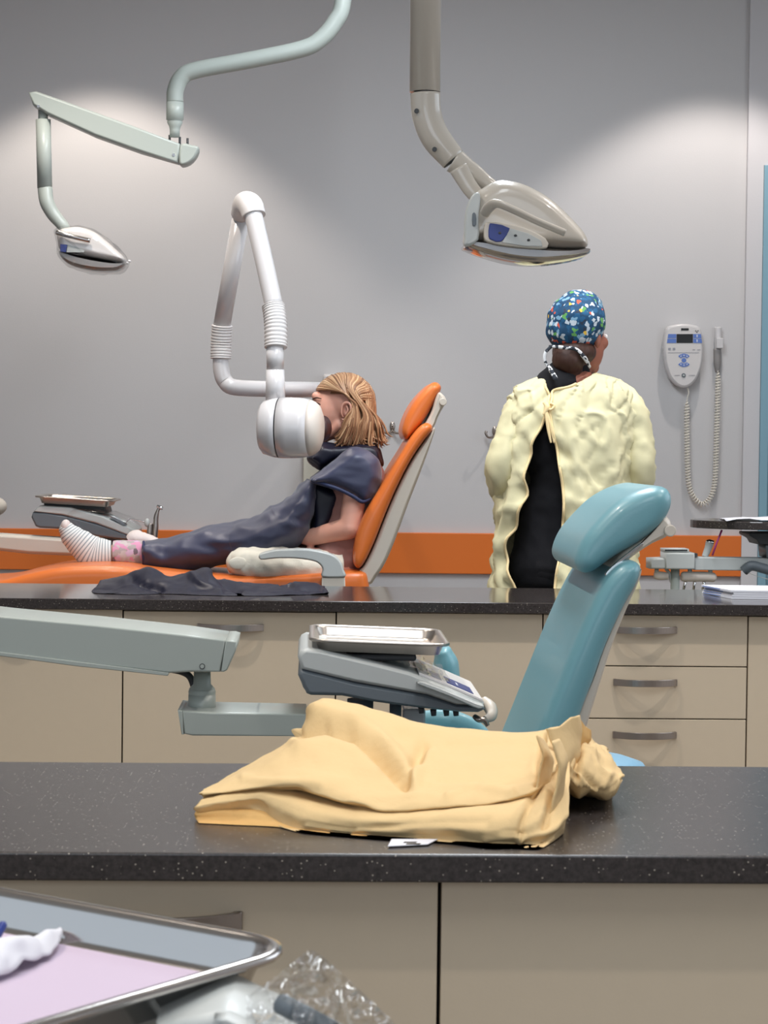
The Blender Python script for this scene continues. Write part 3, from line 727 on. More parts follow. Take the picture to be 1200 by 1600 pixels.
# X-ray control panel
YCn = YB - 0.055
cp = thing('control_panel', W(1067, 555, YB), 'white oval X-ray control panel with blue keys mounted on the wall', 'control panel')
oval = [(1043, 511), (1052, 507.5), (1068, 505.5), (1084, 507.5), (1093, 511), (1097, 522), (1099, 545), (1097, 570), (1090, 590), (1080, 602), (1069, 606), (1058, 602), (1047, 590), (1040, 570), (1037, 545), (1039, 522)]
slab(MB(), oval, YCn, YCn, YB - 0.002, r=0.012, sub=4, n=5).build('housing', M['white'], cp)
slab(MB(), [( (x - 1068) * .9 + 1068, (y - 555) * .93 + 555) for x, y in oval], YCn, YCn - 0.0015, YCn + 0.01, r=0.001, sub=4, n=2).build('face_plate', M['whitem'], cp)
def flat(px0, px1, py0, py1, name, m, parent, Y=YCn - 0.003, Yt=0.002, par=None):
    o = MB(); a = [(px0, py0), (px1, py0), (px1, py1), (px0, py1)] if par is None else par
    slab(o, a, YCn, Y, Y + Yt, r=0.0002, sub=1, n=1); return o.build(name, m, parent)
flat(1057, 1082.5, 522, 536, 'display', M['lcd'], cp)
for q in ([(1044, 522), (1056.5, 522), (1056.5, 528.5), (1043, 528.5)], [(1042.8, 529.4), (1056.5, 529.4), (1056.5, 536), (1042, 536)],
          [(1083, 522), (1095, 522), (1096, 528.5), (1083, 528.5)], [(1083, 529.4), (1096, 529.4), (1096.8, 536), (1083, 536)]):
    flat(0, 0, 0, 0, 'key', M['key'], cp, par=q)
for cx_, cy_ in ((1089, 525), (1089, 532.5)): flat(cx_ - .8, cx_ + .8, cy_ - 2, cy_ + 2, 'key_mark', M['paper'], cp, Y=YCn - 0.0042)
flat(1064, 1076, 513, 516.5, 'badge', M['lcd'], cp)
def fan(cx_, cy_, a0, a1, r0_, r1_, sx=1.0):
    n = 8; o_ = [(cx_ + r1_ * cos(radians(a0 + (a1 - a0) * k / n)) * sx, cy_ - r1_ * sin(radians(a0 + (a1 - a0) * k / n))) for k in range(n + 1)]
    i_ = [(cx_ + r0_ * cos(radians(a0 + (a1 - a0) * k / n)) * sx, cy_ - r0_ * sin(radians(a0 + (a1 - a0) * k / n))) for k in range(n, -1, -1)]
    return o_ + i_
for a0 in (38, 72, 108):
    a1_ = a0 + (33 if a0 != 72 else 35)
for (a0, a1_) in ((36, 70), (73, 107), (110, 144), (216, 250), (253, 287), (290, 324)):
    flat(0, 0, 0, 0, 'key', M['key'], cp, par=fan(1068.5, 563, a0, a1_, 5.0, 10.5, 1.05))
flat(0, 0, 0, 0, 'key', M['key'], cp, par=fan(1068.5, 563, 0, 359, 0.2, 3.8, 1.0))
for k in range(6):
    a = radians([52, 90, 128, 232, 270, 308][k]); x_, y_ = 1068.5 + 7.8 * cos(a), 563 - 7.8 * sin(a)
    flat(x_ - .7, x_ + .7, y_ - 1.2, y_ + 1.2, 'key_mark', M['paper'], cp, Y=YCn - 0.0042)
for (a, b, c_, d_) in ((1044, 1048, 543.5, 547), (1051, 1055, 543.5, 547), (1082, 1086, 546, 546.8), (1089, 1094, 546, 546.8), (1044, 1092, 550.6, 551.0), (1054, 1062, 586, 586.6), (1076, 1086, 586, 586.6)):
    flat(a, b, c_, d_, 'printed_mark', M['print_'], cp)
for (x_, y_) in ((1087, 517), (1090.5, 517), (1088.7, 519.2)): flat(x_ - .9, x_ + .9, y_ - .7, y_ + .7, 'printed_mark', M['lcd'], cp)
p = W(1068, 586.5, YCn); MB().cyl(p, p + Vector((0, -0.004, 0)), 0.0085).build('power_button', M['slate'], cp)
MB().cyl(p + Vector((0, -.0035, 0)), p + Vector((0, -0.006, 0)), 0.004).build('power_button_centre', M['greyp'], cp)
# handset and coiled cord
hs = thing('exposure_switch', W(1122, 545, YB), 'white hand switch hanging in a wall holder beside the control panel', 'hand switch')
MB().bx(W(1116.5, 540, YB).x, W(1127, 540, YB).x, YB - 0.045, YB - 0.001, W(1122, 545, YB).z, W(1122, 529, YB).z).build('holder', M['white'], hs, bevel=0.003)
MB().tube([W(1122, 511, YB - .025), W(1122, 530, YB - .025), W(1122, 545, YB - .025)], [0.0145, 0.014, 0.013], seg=18, flat=0.8).build('switch_body', M['white'], hs)
MB().tube([W(1120.5, 545, YB - .025), W(1120.5, 565, YB - .025), W(1121, 582, YB - .025)], [0.015, 0.015, 0.009], seg=18, flat=0.8).build('handle', mat('smoky_grey_plastic', rgb(140, 136, 134), 0.35), hs)
cpath = [(1074.5, 606), (1076, 614), (1073.5, 626), (1073, 660), (1073.5, 700), (1074.5, 740), (1078, 765), (1087, 781), (1097, 788), (1107, 782), (1114, 768), (1117.5, 745), (1119, 700), (1120.5, 650), (1121.5, 600), (1122, 585), (1120.5, 560)]
P, _ = spline([W(a, b, YB - .03) for a, b in cpath], [1] * len(cpath), 10)
tot = [0]
for i in range(1, len(P)): tot.append(tot[-1] + (P[i] - P[i - 1]).length)
Ltot = tot[-1]; coil = []; N = 2400; idx = 0; turns = 96
for k in range(N + 1):
    s_ = Ltot * k / N
    while idx < len(P) - 2 and tot[idx + 1] < s_: idx += 1
    f = (s_ - tot[idx]) / max(tot[idx + 1] - tot[idx], 1e-6); p = P[idx].lerp(P[idx + 1], f)
    d = (P[idx + 1] - P[idx]).normalized(); u = Vector((0, 1, 0)); v = d.cross(u)
    env = max(0.0, min(1, (s_ - .05) / .03, (Ltot - .05 - s_) / .03)); a = 2 * pi * turns * s_ / Ltot
    coil.append(p + (u * cos(a) + v * sin(a)) * 0.0092 * env)
cm = MB(); cm.rings(sweep(coil, [0.0029] * len(coil), 6))
tag(cm.build('coiled_cord', M['cord']), 'cream coiled cord looping below the control panel up to the hand switch', 'cord')

# ------------------------------------------------------------------ instrument arm between the counters
YM = 3.82
YD = 3.80
du = thing('delivery_unit', W(610, 1080, YD + .15), 'grey dental delivery unit on a big jointed arm, left of the teal chair', 'dental unit')
arm_t = du
slab(MB(), [(-60, 956), (0, 963), (150, 977), (290, 992), (352, 1001), (344, 1050), (300, 1050), (264, 1052), (120, 1036), (0, 1021), (-60, 1013)], YM, YM, YM + 0.20, r=0.004, sub=1, n=3).build('arm_body', M['armgrey'], arm_t)
slab(MB(), [(352.6, 1001), (362, 1001), (370, 1003), (368, 1018), (355, 1047), (350, 1050), (344.5, 1050)], YM, YM, YM + 0.20, r=0.004, sub=1, n=3).build('end_cap', M['armgrey'], arm_t)
slab(MB(), [(-60, 1013), (0, 1018), (120, 1033), (264, 1051), (262, 1056), (120, 1041), (0, 1025), (-60, 1018)], YM, YM - 0.004, YM + 0.19, r=0.003, sub=1).build('lower_rail', M['armgrey'], arm_t)
p = W(316, 1041, YM); MB().cyl(p + Vector((0, .002, 0)), p + Vector((0, -0.002, 0)), 0.0050).build('screw', M['darkp'], arm_t)
MB().cyl(p + Vector((0, .0, 0)), p + Vector((0, -0.003, 0)), 0.0036).build('screw_head', M['armgrey'], arm_t)
sw = W(316, 1050, YM + .09); s_ = YM / F
MB().lathe([(0, .0150), (.022, .0160), (.030, .0235), (.0305, .0235)], sw, (0, 0, -1)).build('swivel_neck', M['armgrey'], arm_t)
MB().lathe([(.030, .0225), (.034, .0245), (.038, .0245), (.041, .0235), (.041, .0245), (.075, .0248)], sw, (0, 0, -1)).build('swivel_collar', M['armgrey'], arm_t)
MB().tube([W(268, 1046, YM + .12), W(285, 1050, YM + .12), W(297, 1058, YM + .12), W(304, 1076, YM + .12)], 0.0062, seg=12).build('hose', M['darkp'], arm_t)
slab(MB(), [(285, 1112), (330, 1114), (478, 1117), (486, 1152), (300, 1151), (287, 1148)], YM, YM + 0.01, YM + 0.17, r=0.004, sub=1, n=3).build('lower_arm', M['armgrey'], arm_t)
slab(MB(), [(277, 1111), (284.6, 1112), (287, 1149), (283, 1149)], YM, YM + 0.01, YM + 0.17, r=0.003, sub=1, n=3).build('lower_end_cap', M['armgrey'], arm_t)
slab(MB(), [(480, 1118), (540, 1122), (545, 1154), (487, 1153)], YM, YM + 0.02, YM + 0.16, r=0.004, sub=1, n=3).build('lower_joint', M['slate'], arm_t)

slab(MB(), [(471, 1046), (553, 1066), (667, 1086), (713, 1102), (755, 1103), (748, 1114), (675, 1109), (582, 1097), (535, 1088), (486, 1087), (477, 1080), (471, 1068)], YD, YD, YD + 0.34, r=0.012, sub=2, n=4).build('lower_housing', M['slate'], du)
slab(MB(), [(465, 1026), (470, 1017), (478, 1013), (500, 1015), (587, 1036), (640, 1050), (700, 1074), (757, 1099), (755, 1103), (713, 1102), (667, 1086), (553, 1066), (471, 1046)], YD, YD - 0.003, YD + 0.343, r=0.012, sub=1, n=4).build('upper_housing', M['greyp'], du)
slab(MB(), [(652, 1063), (660, 1062), (700, 1077), (740, 1094), (754, 1099), (750, 1104), (738, 1102), (700, 1085), (655, 1068)], YD, YD - 0.035, YD + 0.0, r=0.006, sub=2, n=3).build('side_grip', M['greyp'], du)
# touch panel lies on the sloping top
def on_top(px, off, dy):
    ys = [(587, 1036), (640, 1050), (700, 1074), (757, 1099)]
    for (a, b) in zip(ys, ys[1:]):
        if a[0] <= px <= b[0]: py = a[1] + (b[1] - a[1]) * (px - a[0]) / (b[0] - a[0]); break
    p = W(px, py, YD); return Vector((p.x, YD + dy, p.z + off))
def plate(name, m, par, px0, px1, d0, d1, z0, z1, n=6):
    R = []
    for k in range(n + 1):
        px = px0 + (px1 - px0) * k / n
        R.append([on_top(px, z0, d0), on_top(px, z0, d1), on_top(px, z1, d1), on_top(px, z1, d0)])
    return MB().rings(R, cap=True, smooth=False).build(name, m, par, bevel=0.001)
plate('touch_panel', M['whitem'], du, 655, 755, 0.01, 0.30, 0.0, 0.005)
plate('display', M['blue'], du, 700, 742, 0.03, 0.13, 0.005, 0.0065)
plate('display_mark', M['paper'], du, 716, 719, 0.05, 0.09, 0.0066, 0.0072)
plate('key_row', M['print_'], du, 676, 692, 0.03, 0.13, 0.005, 0.0062)
fm = MB(); n = 24; R = []
for i in range(n + 1):
    px = 632 + 74 * i / n; row = []
    for j in range(13):
        dy = 0.0 + 0.30 * j / 12; q = on_top(px, 0.008, dy)
        q.z += 0.006 * (noise.noise(Vector((px * .09, dy * 25, 2))) + .4) ; row.append(q)
    R.append(row)
fm.rings(R, close=False, cap=False); fm.build('clear_cover', M['film'], du, recalc=False)
for (px, py, r_, l_) in ((563, 1092, .024, .06), (618, 1100, .011, .05)):
    q = W(px, py, YD + .16); MB().cyl(q, q + Vector((0, 0, -l_)), r_).build('holder_post', M['slate'], du)
for px in (658, 677, 697, 712):
    q = W(px, 1108 if px > 660 else 1104, YD + .05); MB().cyl(q, q + Vector((0.001, 0, -.012)), .006, .0045, 12).build('instrument_holder', M['darkp'], du)
q = W(645, 1105, YD + .2)
MB().bx(q.x - .02, q.x + .022, YD + .17, YD + .25, q.z - .10, q.z - .0).build('junction_box', M['white'], du, bevel=0.004)
q = W(610, 1150, YD + .2)
MB().bx(q.x - .09, q.x + .06, YD + .08, YD + .26, q.z - .04, q.z + .02).build('support_bar', M['slate'], du, bevel=0.006)
MB().tube([W(756, 1096, YD + .1), W(766, 1106, YD + .08), W(768, 1118, YD + .06), W(758, 1124, YD + .05)], [.010, .012, .010, .006], seg=14).build('side_joint', M['shell'], du)
MB().tube([W(742, 1120, YD + .05), W(748, 1124, YD + .04), W(757, 1126, YD + .04), W(762, 1134, YD + .04)], [.005, .006, .005, .004], seg=10).build('hose_clip', M['nickel'], du)
# tray on the unit
def tray_frame(A, B, D):
    """A front-left, B front-right, D back-left on the tray's underside"""
    x = (B - A).normalized(); y = (D - A); y = (y - x * y.dot(x)).normalized(); z = x.cross(y)
    c = A + (B - A) / 2 + (D - A) / 2
    m_ = Matrix((x, y, z)).transposed().to_4x4(); m_.translation = c; return m_
def tray_thing(A, B, D, h, m, label, **kw):
    mtx = tray_frame(A, B, D); w = (B - A).length; d = (D - A).length
    mb = add_tray(MB(), w, d, h, mtx, **kw)
    for f in mb.bm.faces: f.smooth = True
    return tag(mb.build('instrument_tray', m), label, 'tray'), mtx
ztr = W(590, 1026, YD + .0).z
A = W(489, 1018, YD + .0); B = W(697, 1026, YD + .0); D = A + Vector((0, .31, 0.0))
tray_thing(A, B, D, 0.020, M['steel2'], 'empty square stainless steel tray on the grey delivery unit, left of the teal chair', slope=0.010, lip=0.006, r=0.028)
MB_ = MB(); q = (A + B) / 2
MB_.bx(A.x + .02, B.x - .05, YD + .04, YD + .27, q.z - .016, min(A.z, B.z) - .0005)
MB_.build('tray_support', M['darkp'], du, bevel=.004)
# teal bits of equipment behind the unit
eltube_ = MB(); eltube(eltube_, [(688, 1010, YD + .62, 3, .01), (692, 1018, YD + .62, 14, .045), (697, 1040, YD + .62, 20, .05), (700, 1080, YD + .62, 20, .05), (701, 1135, YD + .62, 18, .05), (700, 1330, YD + .62, 24, .05)], seg=28)
st = eltube_.build('leg_support', M['teal'], tchair)
MB().bx(W(690, 1300, YD + .62).x - .03, W(690, 1300, YD + .62).x + .03, YD + .58, YD + .66, 0, W(690, 1300, YD + .62).z).build('post', M['shell'], st)
# stool
YSt = 4.9
sc = W(895, 1180, YSt)
sl = thing('operator_stool', (sc.x, YSt, 0), 'round light blue stool behind the crumpled end of the yellow gown', 'stool')
MB().lathe([(0, .05), (0.0, .150), (.012, .168), (.03, .172), (.048, .160), (.060, .125), (.066, .07), (.068, .01)], (sc.x, YSt, sc.z - .064), (0, 0, 1), 48).build('seat', M['stool'], sl)
MB().cyl((sc.x, YSt, .09), (sc.x, YSt, sc.z - .064), .025).build('gas_column', M['chrome'], sl)
for k in range(5):
    a = 2 * pi * k / 5 + .3; e = Vector((sc.x + .24 * cos(a), YSt + .24 * sin(a), .07))
    l = MB().tube([(sc.x, YSt, .10), (sc.x + .12 * cos(a), YSt + .12 * sin(a), .09), e], [.018, .016, .012], seg=12).build('leg', M['darkp'], sl)
    MB().lathe([(-.012, .028), (.012, .028)], e + Vector((0, 0, -.042)), (-sin(a), cos(a), 0), 20).build('caster', M['black'], l)

# ------------------------------------------------------------------ delivery unit of the far chair, at left
YG = 7.45
fu = thing('delivery_unit', W(130, 810, YG + .1), 'far grey dental delivery unit in clear film beyond the child\'s striped sock', 'dental unit')
slab(MB(), [(51, 800), (98, 805), (150, 818), (203, 838), (196, 843), (150, 838), (100, 827), (62, 825), (53, 818)], YG, YG, YG + .3, r=.01, sub=2, n=3).build('lower_housing', M['slate'], fu)
slab(MB(), [(52, 799), (62, 790), (110, 793), (160, 806), (212, 828), (211, 835), (203, 838), (150, 818), (98, 805)], YG, YG - .003, YG + .303, r=.01, sub=1, n=3).build('upper_housing', M['greyp'], fu)
slab(MB(), [(172, 808), (180, 809), (198, 820), (192, 821)], YG, YG - .005, YG + .05, r=.001, sub=1, n=2).build('display', M['slate'], fu)
slab(MB(), [(66, 779), (160, 783), (165, 803), (66, 791)], YG, YG + .04, YG + .26, r=.01, sub=1, n=3).build('tray_support', M['darkp'], fu)
fm = MB(); slab(fm, [(106, 800), (140, 796), (190, 806), (214, 826), (206, 840), (195, 844), (150, 840), (120, 834)], YG, YG - .02, YG + .2, r=.02, sub=3, n=5)
for v in fm.bm.verts: v.co += Vector((noise.noise(v.co * 34), noise.noise(v.co * 31 + Vector((5, 0, 0))), noise.noise(v.co * 33 + Vector((0, 9, 0))))) * 0.007
fm.build('plastic_cover', M['film'], fu)
A = W(59, 790, YG + .01); B = W(166, 795, YG + .01)
tray_thing(W(58, 786, YG - .01), W(172, 793, YG - .01), W(58, 786, YG - .01) + Vector((0, .3, 0)), 0.022, M['steel2'], 'long stainless steel tray on the far delivery unit above the striped sock', slope=0.012, lip=0.010, r=0.025)
hz_ = MB(); 
for (px, top, w_, nm) in ((238, 800, .0085, 'handpiece'), (246, 792, .0085, 'syringe')):
    tt = thing('dental_' + nm, W(px, 840, YG), {'handpiece': 'short chrome dental handpiece standing upright beside the taller one', 'syringe': 'tall chrome dental handpiece with angled head above the navy apron'}[nm], 'dental tool')
    if nm == 'syringe':
        MB().tube([W(241, 848, YG), W(243, 826, YG), W(244, 808, YG), W(247, 797, YG), W(250, 793, YG)], [.0095, .010, .0085, .0055, .005], seg=14).build('body', M['nickel'], tt)
        MB().tube([W(245, 790.5, YG), W(251, 793, YG), W(254.5, 795, YG)], [.0045, .006, .0055], seg=12).build('head', M['chrome'], tt)
    else:
        MB().tube([W(234, 848, YG), W(234, 832, YG), W(235, 818, YG)], [.0095, .010, .009], seg=14).build('body', M['nickel'], tt)
        MB().ell(W(230, 817, YG), (.010, .010, .015)).build('head', M['greyp'], tt)
        MB().tube([W(226, 815, YG), W(215, 813, YG), W(204, 811, YG), (W(196, 817, YG))], [.003, .0025, .002, .002], seg=8).build('tip', M['chrome'], tt)
far_arm = fu
slab(MB(), [(-40, 832), (0, 834), (45, 837), (120, 842), (150, 848), (150, 869), (120, 869), (45, 866), (0, 861), (-40, 859)], YG, YG - .0, YG + .10, r=.02, sub=1, n=4).build('arm_body', M['shell'], far_arm)
slab(MB(), [(118, 840), (205, 842), (208, 852), (150, 860), (118, 860)], YG + .1, YG + .11, YG + .19, r=.01, sub=1, n=3).build('arm_joint', M['slate'], far_arm)
lf = thing('equipment_head', W(-8, 790, 7.75), 'rounded pale grey equipment head cut off at the left edge above the orange band', 'dental equipment')  # rounded end of an equipment arm, not a lamp part
MB().ell(W(-12, 791, 7.75), (.052, .06, .036)).build('head', M['shell'], lf)
MB().tube([W(-14, 800, 7.75), W(-16, 850, 7.75), W(-30, 900, 7.75)], .02, seg=16).build('tube', M['shell'], lf)

# ------------------------------------------------------------------ right side: assistant unit and granite shelf
YR = 7.0
ru = thing('assistant_unit', W(1060, 880, YR), 'pale grey instrument holder arm on a post in front of the orange band, right', 'dental unit')
slab(MB(), [(1013, 872), (1040, 871), (1040, 888), (1013, 888)], YR, YR - .04, YR + .06, r=.01, sub=1, n=3).build('holder_end', M['greyp'], ru)
slab(MB(), [(1036, 862.5), (1082, 863), (1083, 888.5), (1036, 888.5)], YR, YR - .045, YR + .065, r=.008, sub=1, n=3).build('holder_block', M['greyp'], ru)
slab(MB(), [(1036, 857), (1074, 857), (1075, 862), (1036, 862)], YR, YR - .03, YR + .06, r=.004, sub=1).build('touch_pad', M['greyp'], ru)
flat_ = slab(MB(), [(1039, 858.5), (1074, 858.5), (1074, 861), (1039, 861)], YR - .03, YR - .032, YR - .028, r=.0005, sub=1); flat_.build('display', M['lcd'], ru)
slab(MB(), [(1083, 870), (1130, 870.5), (1260, 872), (1260, 893), (1160, 891), (1083, 890)], YR, YR - .03, YR + .04, r=.004, sub=1, n=3).build('arm', M['greyp'], ru)
MB().bx(W(1083, 866, YR).x - .006, W(1087, 866, YR).x, YR - .035, YR + .03, W(1083, 869, YR).z, W(1083, 864, YR).z).build('latch', M['darkp'], ru)
q = W(1055, 888, YR); MB().cyl(q, Vector((q.x, q.y, .04)), .0145).build('post', M['armgrey'], ru)
MB().lathe([(0, .16), (.03, .15), (.04, .03)], (q.x, q.y, 0), (0, 0, 1), 40).build('base', M['greyp'], ru)
for i, px in enumerate((1026, 1078, 1110)):
    q = W(px, 888, YR); MB().cyl(q, q + Vector((0, 0, -.02)), .007).build('hanger', M['greyp'], ru)
MB().tube([W(1022, 899, YR), W(1030, 899.5, YR), W(1044, 900, YR)], [.0105, .0145, .012], seg=18).build('left_cuff', M['cream'], ru)
MB().tube([W(1064, 901, YR), W(1070, 901, YR), W(1100, 901, YR), W(1114, 902, YR), W(1119, 902, YR)], [.012, .0165, .0165, .0155, .009], seg=20).build('right_cuff', M['cream'], ru)
MB().tube([W(1040, 889, YR), W(1046, 896, YR), W(1049, 910, YR)], .005, seg=8).build('tube', M['greyp'], ru)
for (a, b) in (((1072, 905), (1067, 925)), ((1086, 905), (1083, 925)), ((1101, 905), (1097, 925))):
    MB().cyl(W(a[0], a[1], YR), W(b[0], b[1], YR), .0055, .004, 14).build('instrument', M['chrome'], ru)
MB().tube([W(1101, 870, YR + .02), W(1106, 858, YR + .02), W(1109, 848, YR + .02)], [.010, .012, .014], seg=12).build('suction_valve', M['greyp'], ru)
MB().tube([W(1103, 847, YR + .02), W(1109, 847, YR + .02), W(1115, 848, YR + .02)], [.006, .009, .007], seg=12).build('valve_cap', M['chrome'], ru)
fl = MB(); P = [W(1162, 892, YR - .03), W(1174, 884, YR - .04), W(1192, 888, YR - .04), W(1215, 894, YR - .04), W(1260, 902, YR - .04)]
Q, _ = spline(P, [1] * 5, 16); RR = [.017 * (1 if i % 2 else .86) for i in range(len(Q))]; fl.rings(sweep(Q, RR, 20)); fl.build('corrugated_hose', M['slate'], ru)
slab(MB(), [(1163, 893), (1180, 899), (1215, 908), (1250, 912), (1250, 916), (1210, 909), (1175, 898)], YR, YR - .06, YR - .02, r=.003, sub=1).build('hose_clamp', M['greyp'], ru)
tag(MB().tube([W(1113, 868, YR - .045), W(1120, 848, YR - .045), W(1128, 828, YR - .045)], .0032, seg=10, sub=1).build('pen', M['pen']), 'thin magenta stick leaning up to the dark granite shelf, at right', 'stick')
# granite ledge with a rounded end
zl = W(1100, 826, 6.95).z
xl0 = W(1083, 820, 7.0).x; rad = .20
ring = []
for k in range(25):
    a = pi / 2 + pi * k / 24; ring.append((xl0 + rad * 1.6 + rad * 1.6 * cos(a), 7.05 + rad * sin(a)))
ring += [(2.6, 7.05 - rad), (2.6, 7.05 + rad)]
lg = MB(); lg.rings([[Vector((x, y, z)) for x, y in ring] for z in (zl - .0, zl + .026)], cap=True, smooth=False)
shelf = thing('granite_shelf', (xl0 + .4, 7.05, zl), 'dark speckled granite shelf with a rounded end at the right edge', 'shelf')
lg.build('top', M['granite'], shelf, bevel=.003)
slab(MB(), [(1166, 832), (1300, 832), (1300, 850), (1182, 850), (1178, 843), (1166, 836)], 7.0, 6.95, 7.12, r=.003, sub=1).build('bracket', M['darkp'], shelf)
slab(MB(), [(1192, 851), (1215, 851), (1215, 871), (1194, 871)], 7.0, 6.96, 7.08, r=.003, sub=1).build('swivel', M['slate'], shelf)
q = W(1290, 860, 7.06); MB().cyl((q.x, 7.06, 0), (q.x, 7.06, zl - .03), .03).build('post', M['greyp'], shelf)
pp = MB(); R = []
for i in range(15):
    x = W(1127, 815, 6.95).x + i * .04; row = []
    for j_ in range(8):
        y = 6.90 + .28 * j_ / 7 - (.04 if i == 0 else 0); row.append(Vector((x + .03 * (j_ / 7), y, zl + .0275 + .010 * max(0, noise.noise(Vector((x * 9, y * 9, 1)))) + .0008 * i)))
    R.append(row)
pp.rings(R, close=False, cap=False); po = pp.build('paper_sheet', M['paper'], recalc=False); po.modifiers.new('s', 'SOLIDIFY').thickness = .001
tag(po, 'white paper sheet lying on the granite shelf at the right edge', 'paper')
# booklets on the far counter
for k in range(4):
    z = CT + .0005 + .0062 * k; x0 = W(1144, 930, 5.98).x + [-.006, -.004, 0, -.008][k]
    bk = MB()
    sk = .05
    base = [(x0, 5.96), (x0 + .30, 5.94), (x0 + .30 + .01, 6.17), (x0 - sk * .8, 6.19)]
    bk.rings([[Vector((x, y, zz)) for x, y in base] for zz in (z, z + .0056)], cap=True, smooth=False)
    b_ = bk.build('booklet', M['paper'])
    tag(b_, ['bottom white booklet of the stack on the far counter', 'second white booklet from the bottom of the stack on the far counter', 'third white booklet of the stack, just under the top one', 'top white booklet of the stack at the right end of the far counter'][k], 'booklet', 'booklets on the far counter')
    cv = MB(); cv.rings([[Vector((x, y, zz)) for x, y in [(x0 - sk * .8 - .0004, 6.17), (x0 - .0006, 5.975), (x0 + .001, 5.975), (x0 - sk * .8 + .001, 6.17)]] for zz in (z + .0014, z + .0042)], cap=True, smooth=False)
    cv.build('printed_edge', M['paperblue'], b_)

# ------------------------------------------------------------------ folded cloth
def poly_eval(pts, u):
    L = [0]
    for a, b in zip(pts, pts[1:]): L.append(L[-1] + math.hypot(b[0] - a[0], b[1] - a[1]))
    s_ = u * L[-1]
    for i in range(len(pts) - 1):
        if s_ <= L[i + 1] or i == len(pts) - 2:
            f = (s_ - L[i]) / max(L[i + 1] - L[i], 1e-9); p0 = pts[max(i - 1, 0)]; p1 = pts[i]; p2 = pts[i + 1]; p3 = pts[min(i + 2, len(pts) - 1)]
            lin_ = lambda k: p1[k] + (p2[k] - p1[k]) * f
            cub = lambda k: 0.5 * (2 * p1[k] + (p2[k] - p0[k]) * f + (2 * p0[k] - 5 * p1[k] + 4 * p2[k] - p3[k]) * f * f + (3 * p1[k] - p0[k] - 3 * p2[k] + p3[k]) * f ** 3)
            return tuple(0.6 * cub(k) + 0.4 * lin_(k) for k in range(len(p1)))
def seg_dist(x, y, line):
    best = 1e9
    for (a, b) in zip(line, line[1:]):
        dx, dy = b[0] - a[0], b[1] - a[1]; t = max(0, min(1, ((x - a[0]) * dx + (y - a[1]) * dy) / (dx * dx + dy * dy)))
        best = min(best, math.hypot(x - a[0] - t * dx, y - a[1] - t * dy))
    return best
def heap(name, rows, m, parent, nu=150, sub=7, creases=(), wr=0.003, wscale=22, seed=0, floor_z=None, zmin=None, stretch=(1, 1, 1), jag=0.0):
    """closed cushion of cloth: rows run left to right, first row at the front foot, last at the back foot"""
    bm = bmesh.new(); G = []; raw = []
    for iu in range(nu + 1):
        u = iu / nu; ctl = []
        for r in rows:
            q = poly_eval(r, u)
            ctl.append((WZ(q[0], q[1], -q[2]) if q[2] < 0 else W(q[0], q[1], q[2]), (q[0], q[1])))
        P = [c[0] for c in ctl]; X = [Vector((c[1][0], c[1][1], 0)) for c in ctl]
        Q, _ = spline(P, [1] * len(P), sub); QX, _ = spline(X, [1] * len(X), sub)
        G.append(Q); raw.append(QX)
    nv = len(G[0]); out = [[None] * nv for _ in G]
    for i in range(nu + 1):
        for j in range(nv):
            a = G[min(i + 1, nu)][j] - G[max(i - 1, 0)][j]; b = G[i][min(j + 1, nv - 1)] - G[i][max(j - 1, 0)]
            n_ = b.cross(a)
            if n_.length < 1e-10: n_ = Vector((0, 0, 1))
            n_.normalize()
            if n_.y > 0.5 and j < nv / 2: n_ = -n_
            if j < nv * .8 and n_.z < -0.2: n_ = -n_
            p = G[i][j]; x = raw[i][j]
            d = 0
            for (line, w_, amp) in creases:
                s_ = seg_dist(x.x, x.y, line) / w_
                if s_ < 3: d += amp * math.exp(-s_ * s_)
            q = Vector((p.x * stretch[0], p.y * stretch[1], p.z * stretch[2])) * wscale + Vector((seed * 3.1, seed, 0))
            edge = min(1, j / 4, (nv - 1 - j) / 4)
            w_ = wr * ((1 - abs(noise.noise(q)) * 2.4) * .6 + noise.noise(q * 2.1) * .5 + .3 * noise.noise(q * 5))
            q = p + n_ * (d + w_) * edge
            if zmin is not None: q.z = max(q.z, zmin)
            out[i][j] = q
    V = [[bm.verts.new(p) for p in c] for c in out]
    for i in range(nu):
        for j in range(nv - 1):
            f = bm.faces.new((V[i][j], V[i + 1][j], V[i + 1][j + 1], V[i][j + 1])); f.smooth = True
    for c in (V[0], V[-1]):
        try: bm.faces.new(c)
        except ValueError: pass
    for i in range(nu):
        bm.faces.new((V[i][0], V[i][-1], V[i + 1][-1], V[i + 1][0]))
    mb = MB(); mb.bm.free(); mb.bm = bm
    return mb.build(name, m, parent)
CZ = -(CT + 0.0008)     # negative third value: the point lies on the counter
gc = WZ(620, 1290, CT)
yg = thing('folded_gown', (gc.x, 2.45, CT), 'folded pale yellow cotton gown heaped on the near black countertop', 'gown')
# bottom layer at the left
heap('bottom_fold', [
    [(311, 1286, CZ), (370, 1289, CZ), (432, 1292, CZ), (520, 1303, CZ), (620, 1310, CZ)],
    [(306, 1280, 2.37), (350, 1280, 2.36), (420, 1284, 2.34), (520, 1296, 2.31), (620, 1303, 2.29)],
    [(305, 1270, 2.375), (350, 1263, 2.37), (410, 1266, 2.36), (520, 1280, 2.34), (620, 1290, 2.32)],
    [(318, 1262, 2.42), (360, 1256, 2.42), (420, 1258, 2.42), (520, 1262, 2.40), (620, 1270, 2.40)],
    [(330, 1262, CZ), (370, 1258, CZ), (430, 1255, CZ), (520, 1250, CZ), (620, 1250, CZ)]], M['cloth2'], yg, nu=60, wr=.0015, zmin=CT + .0005, seed=3)
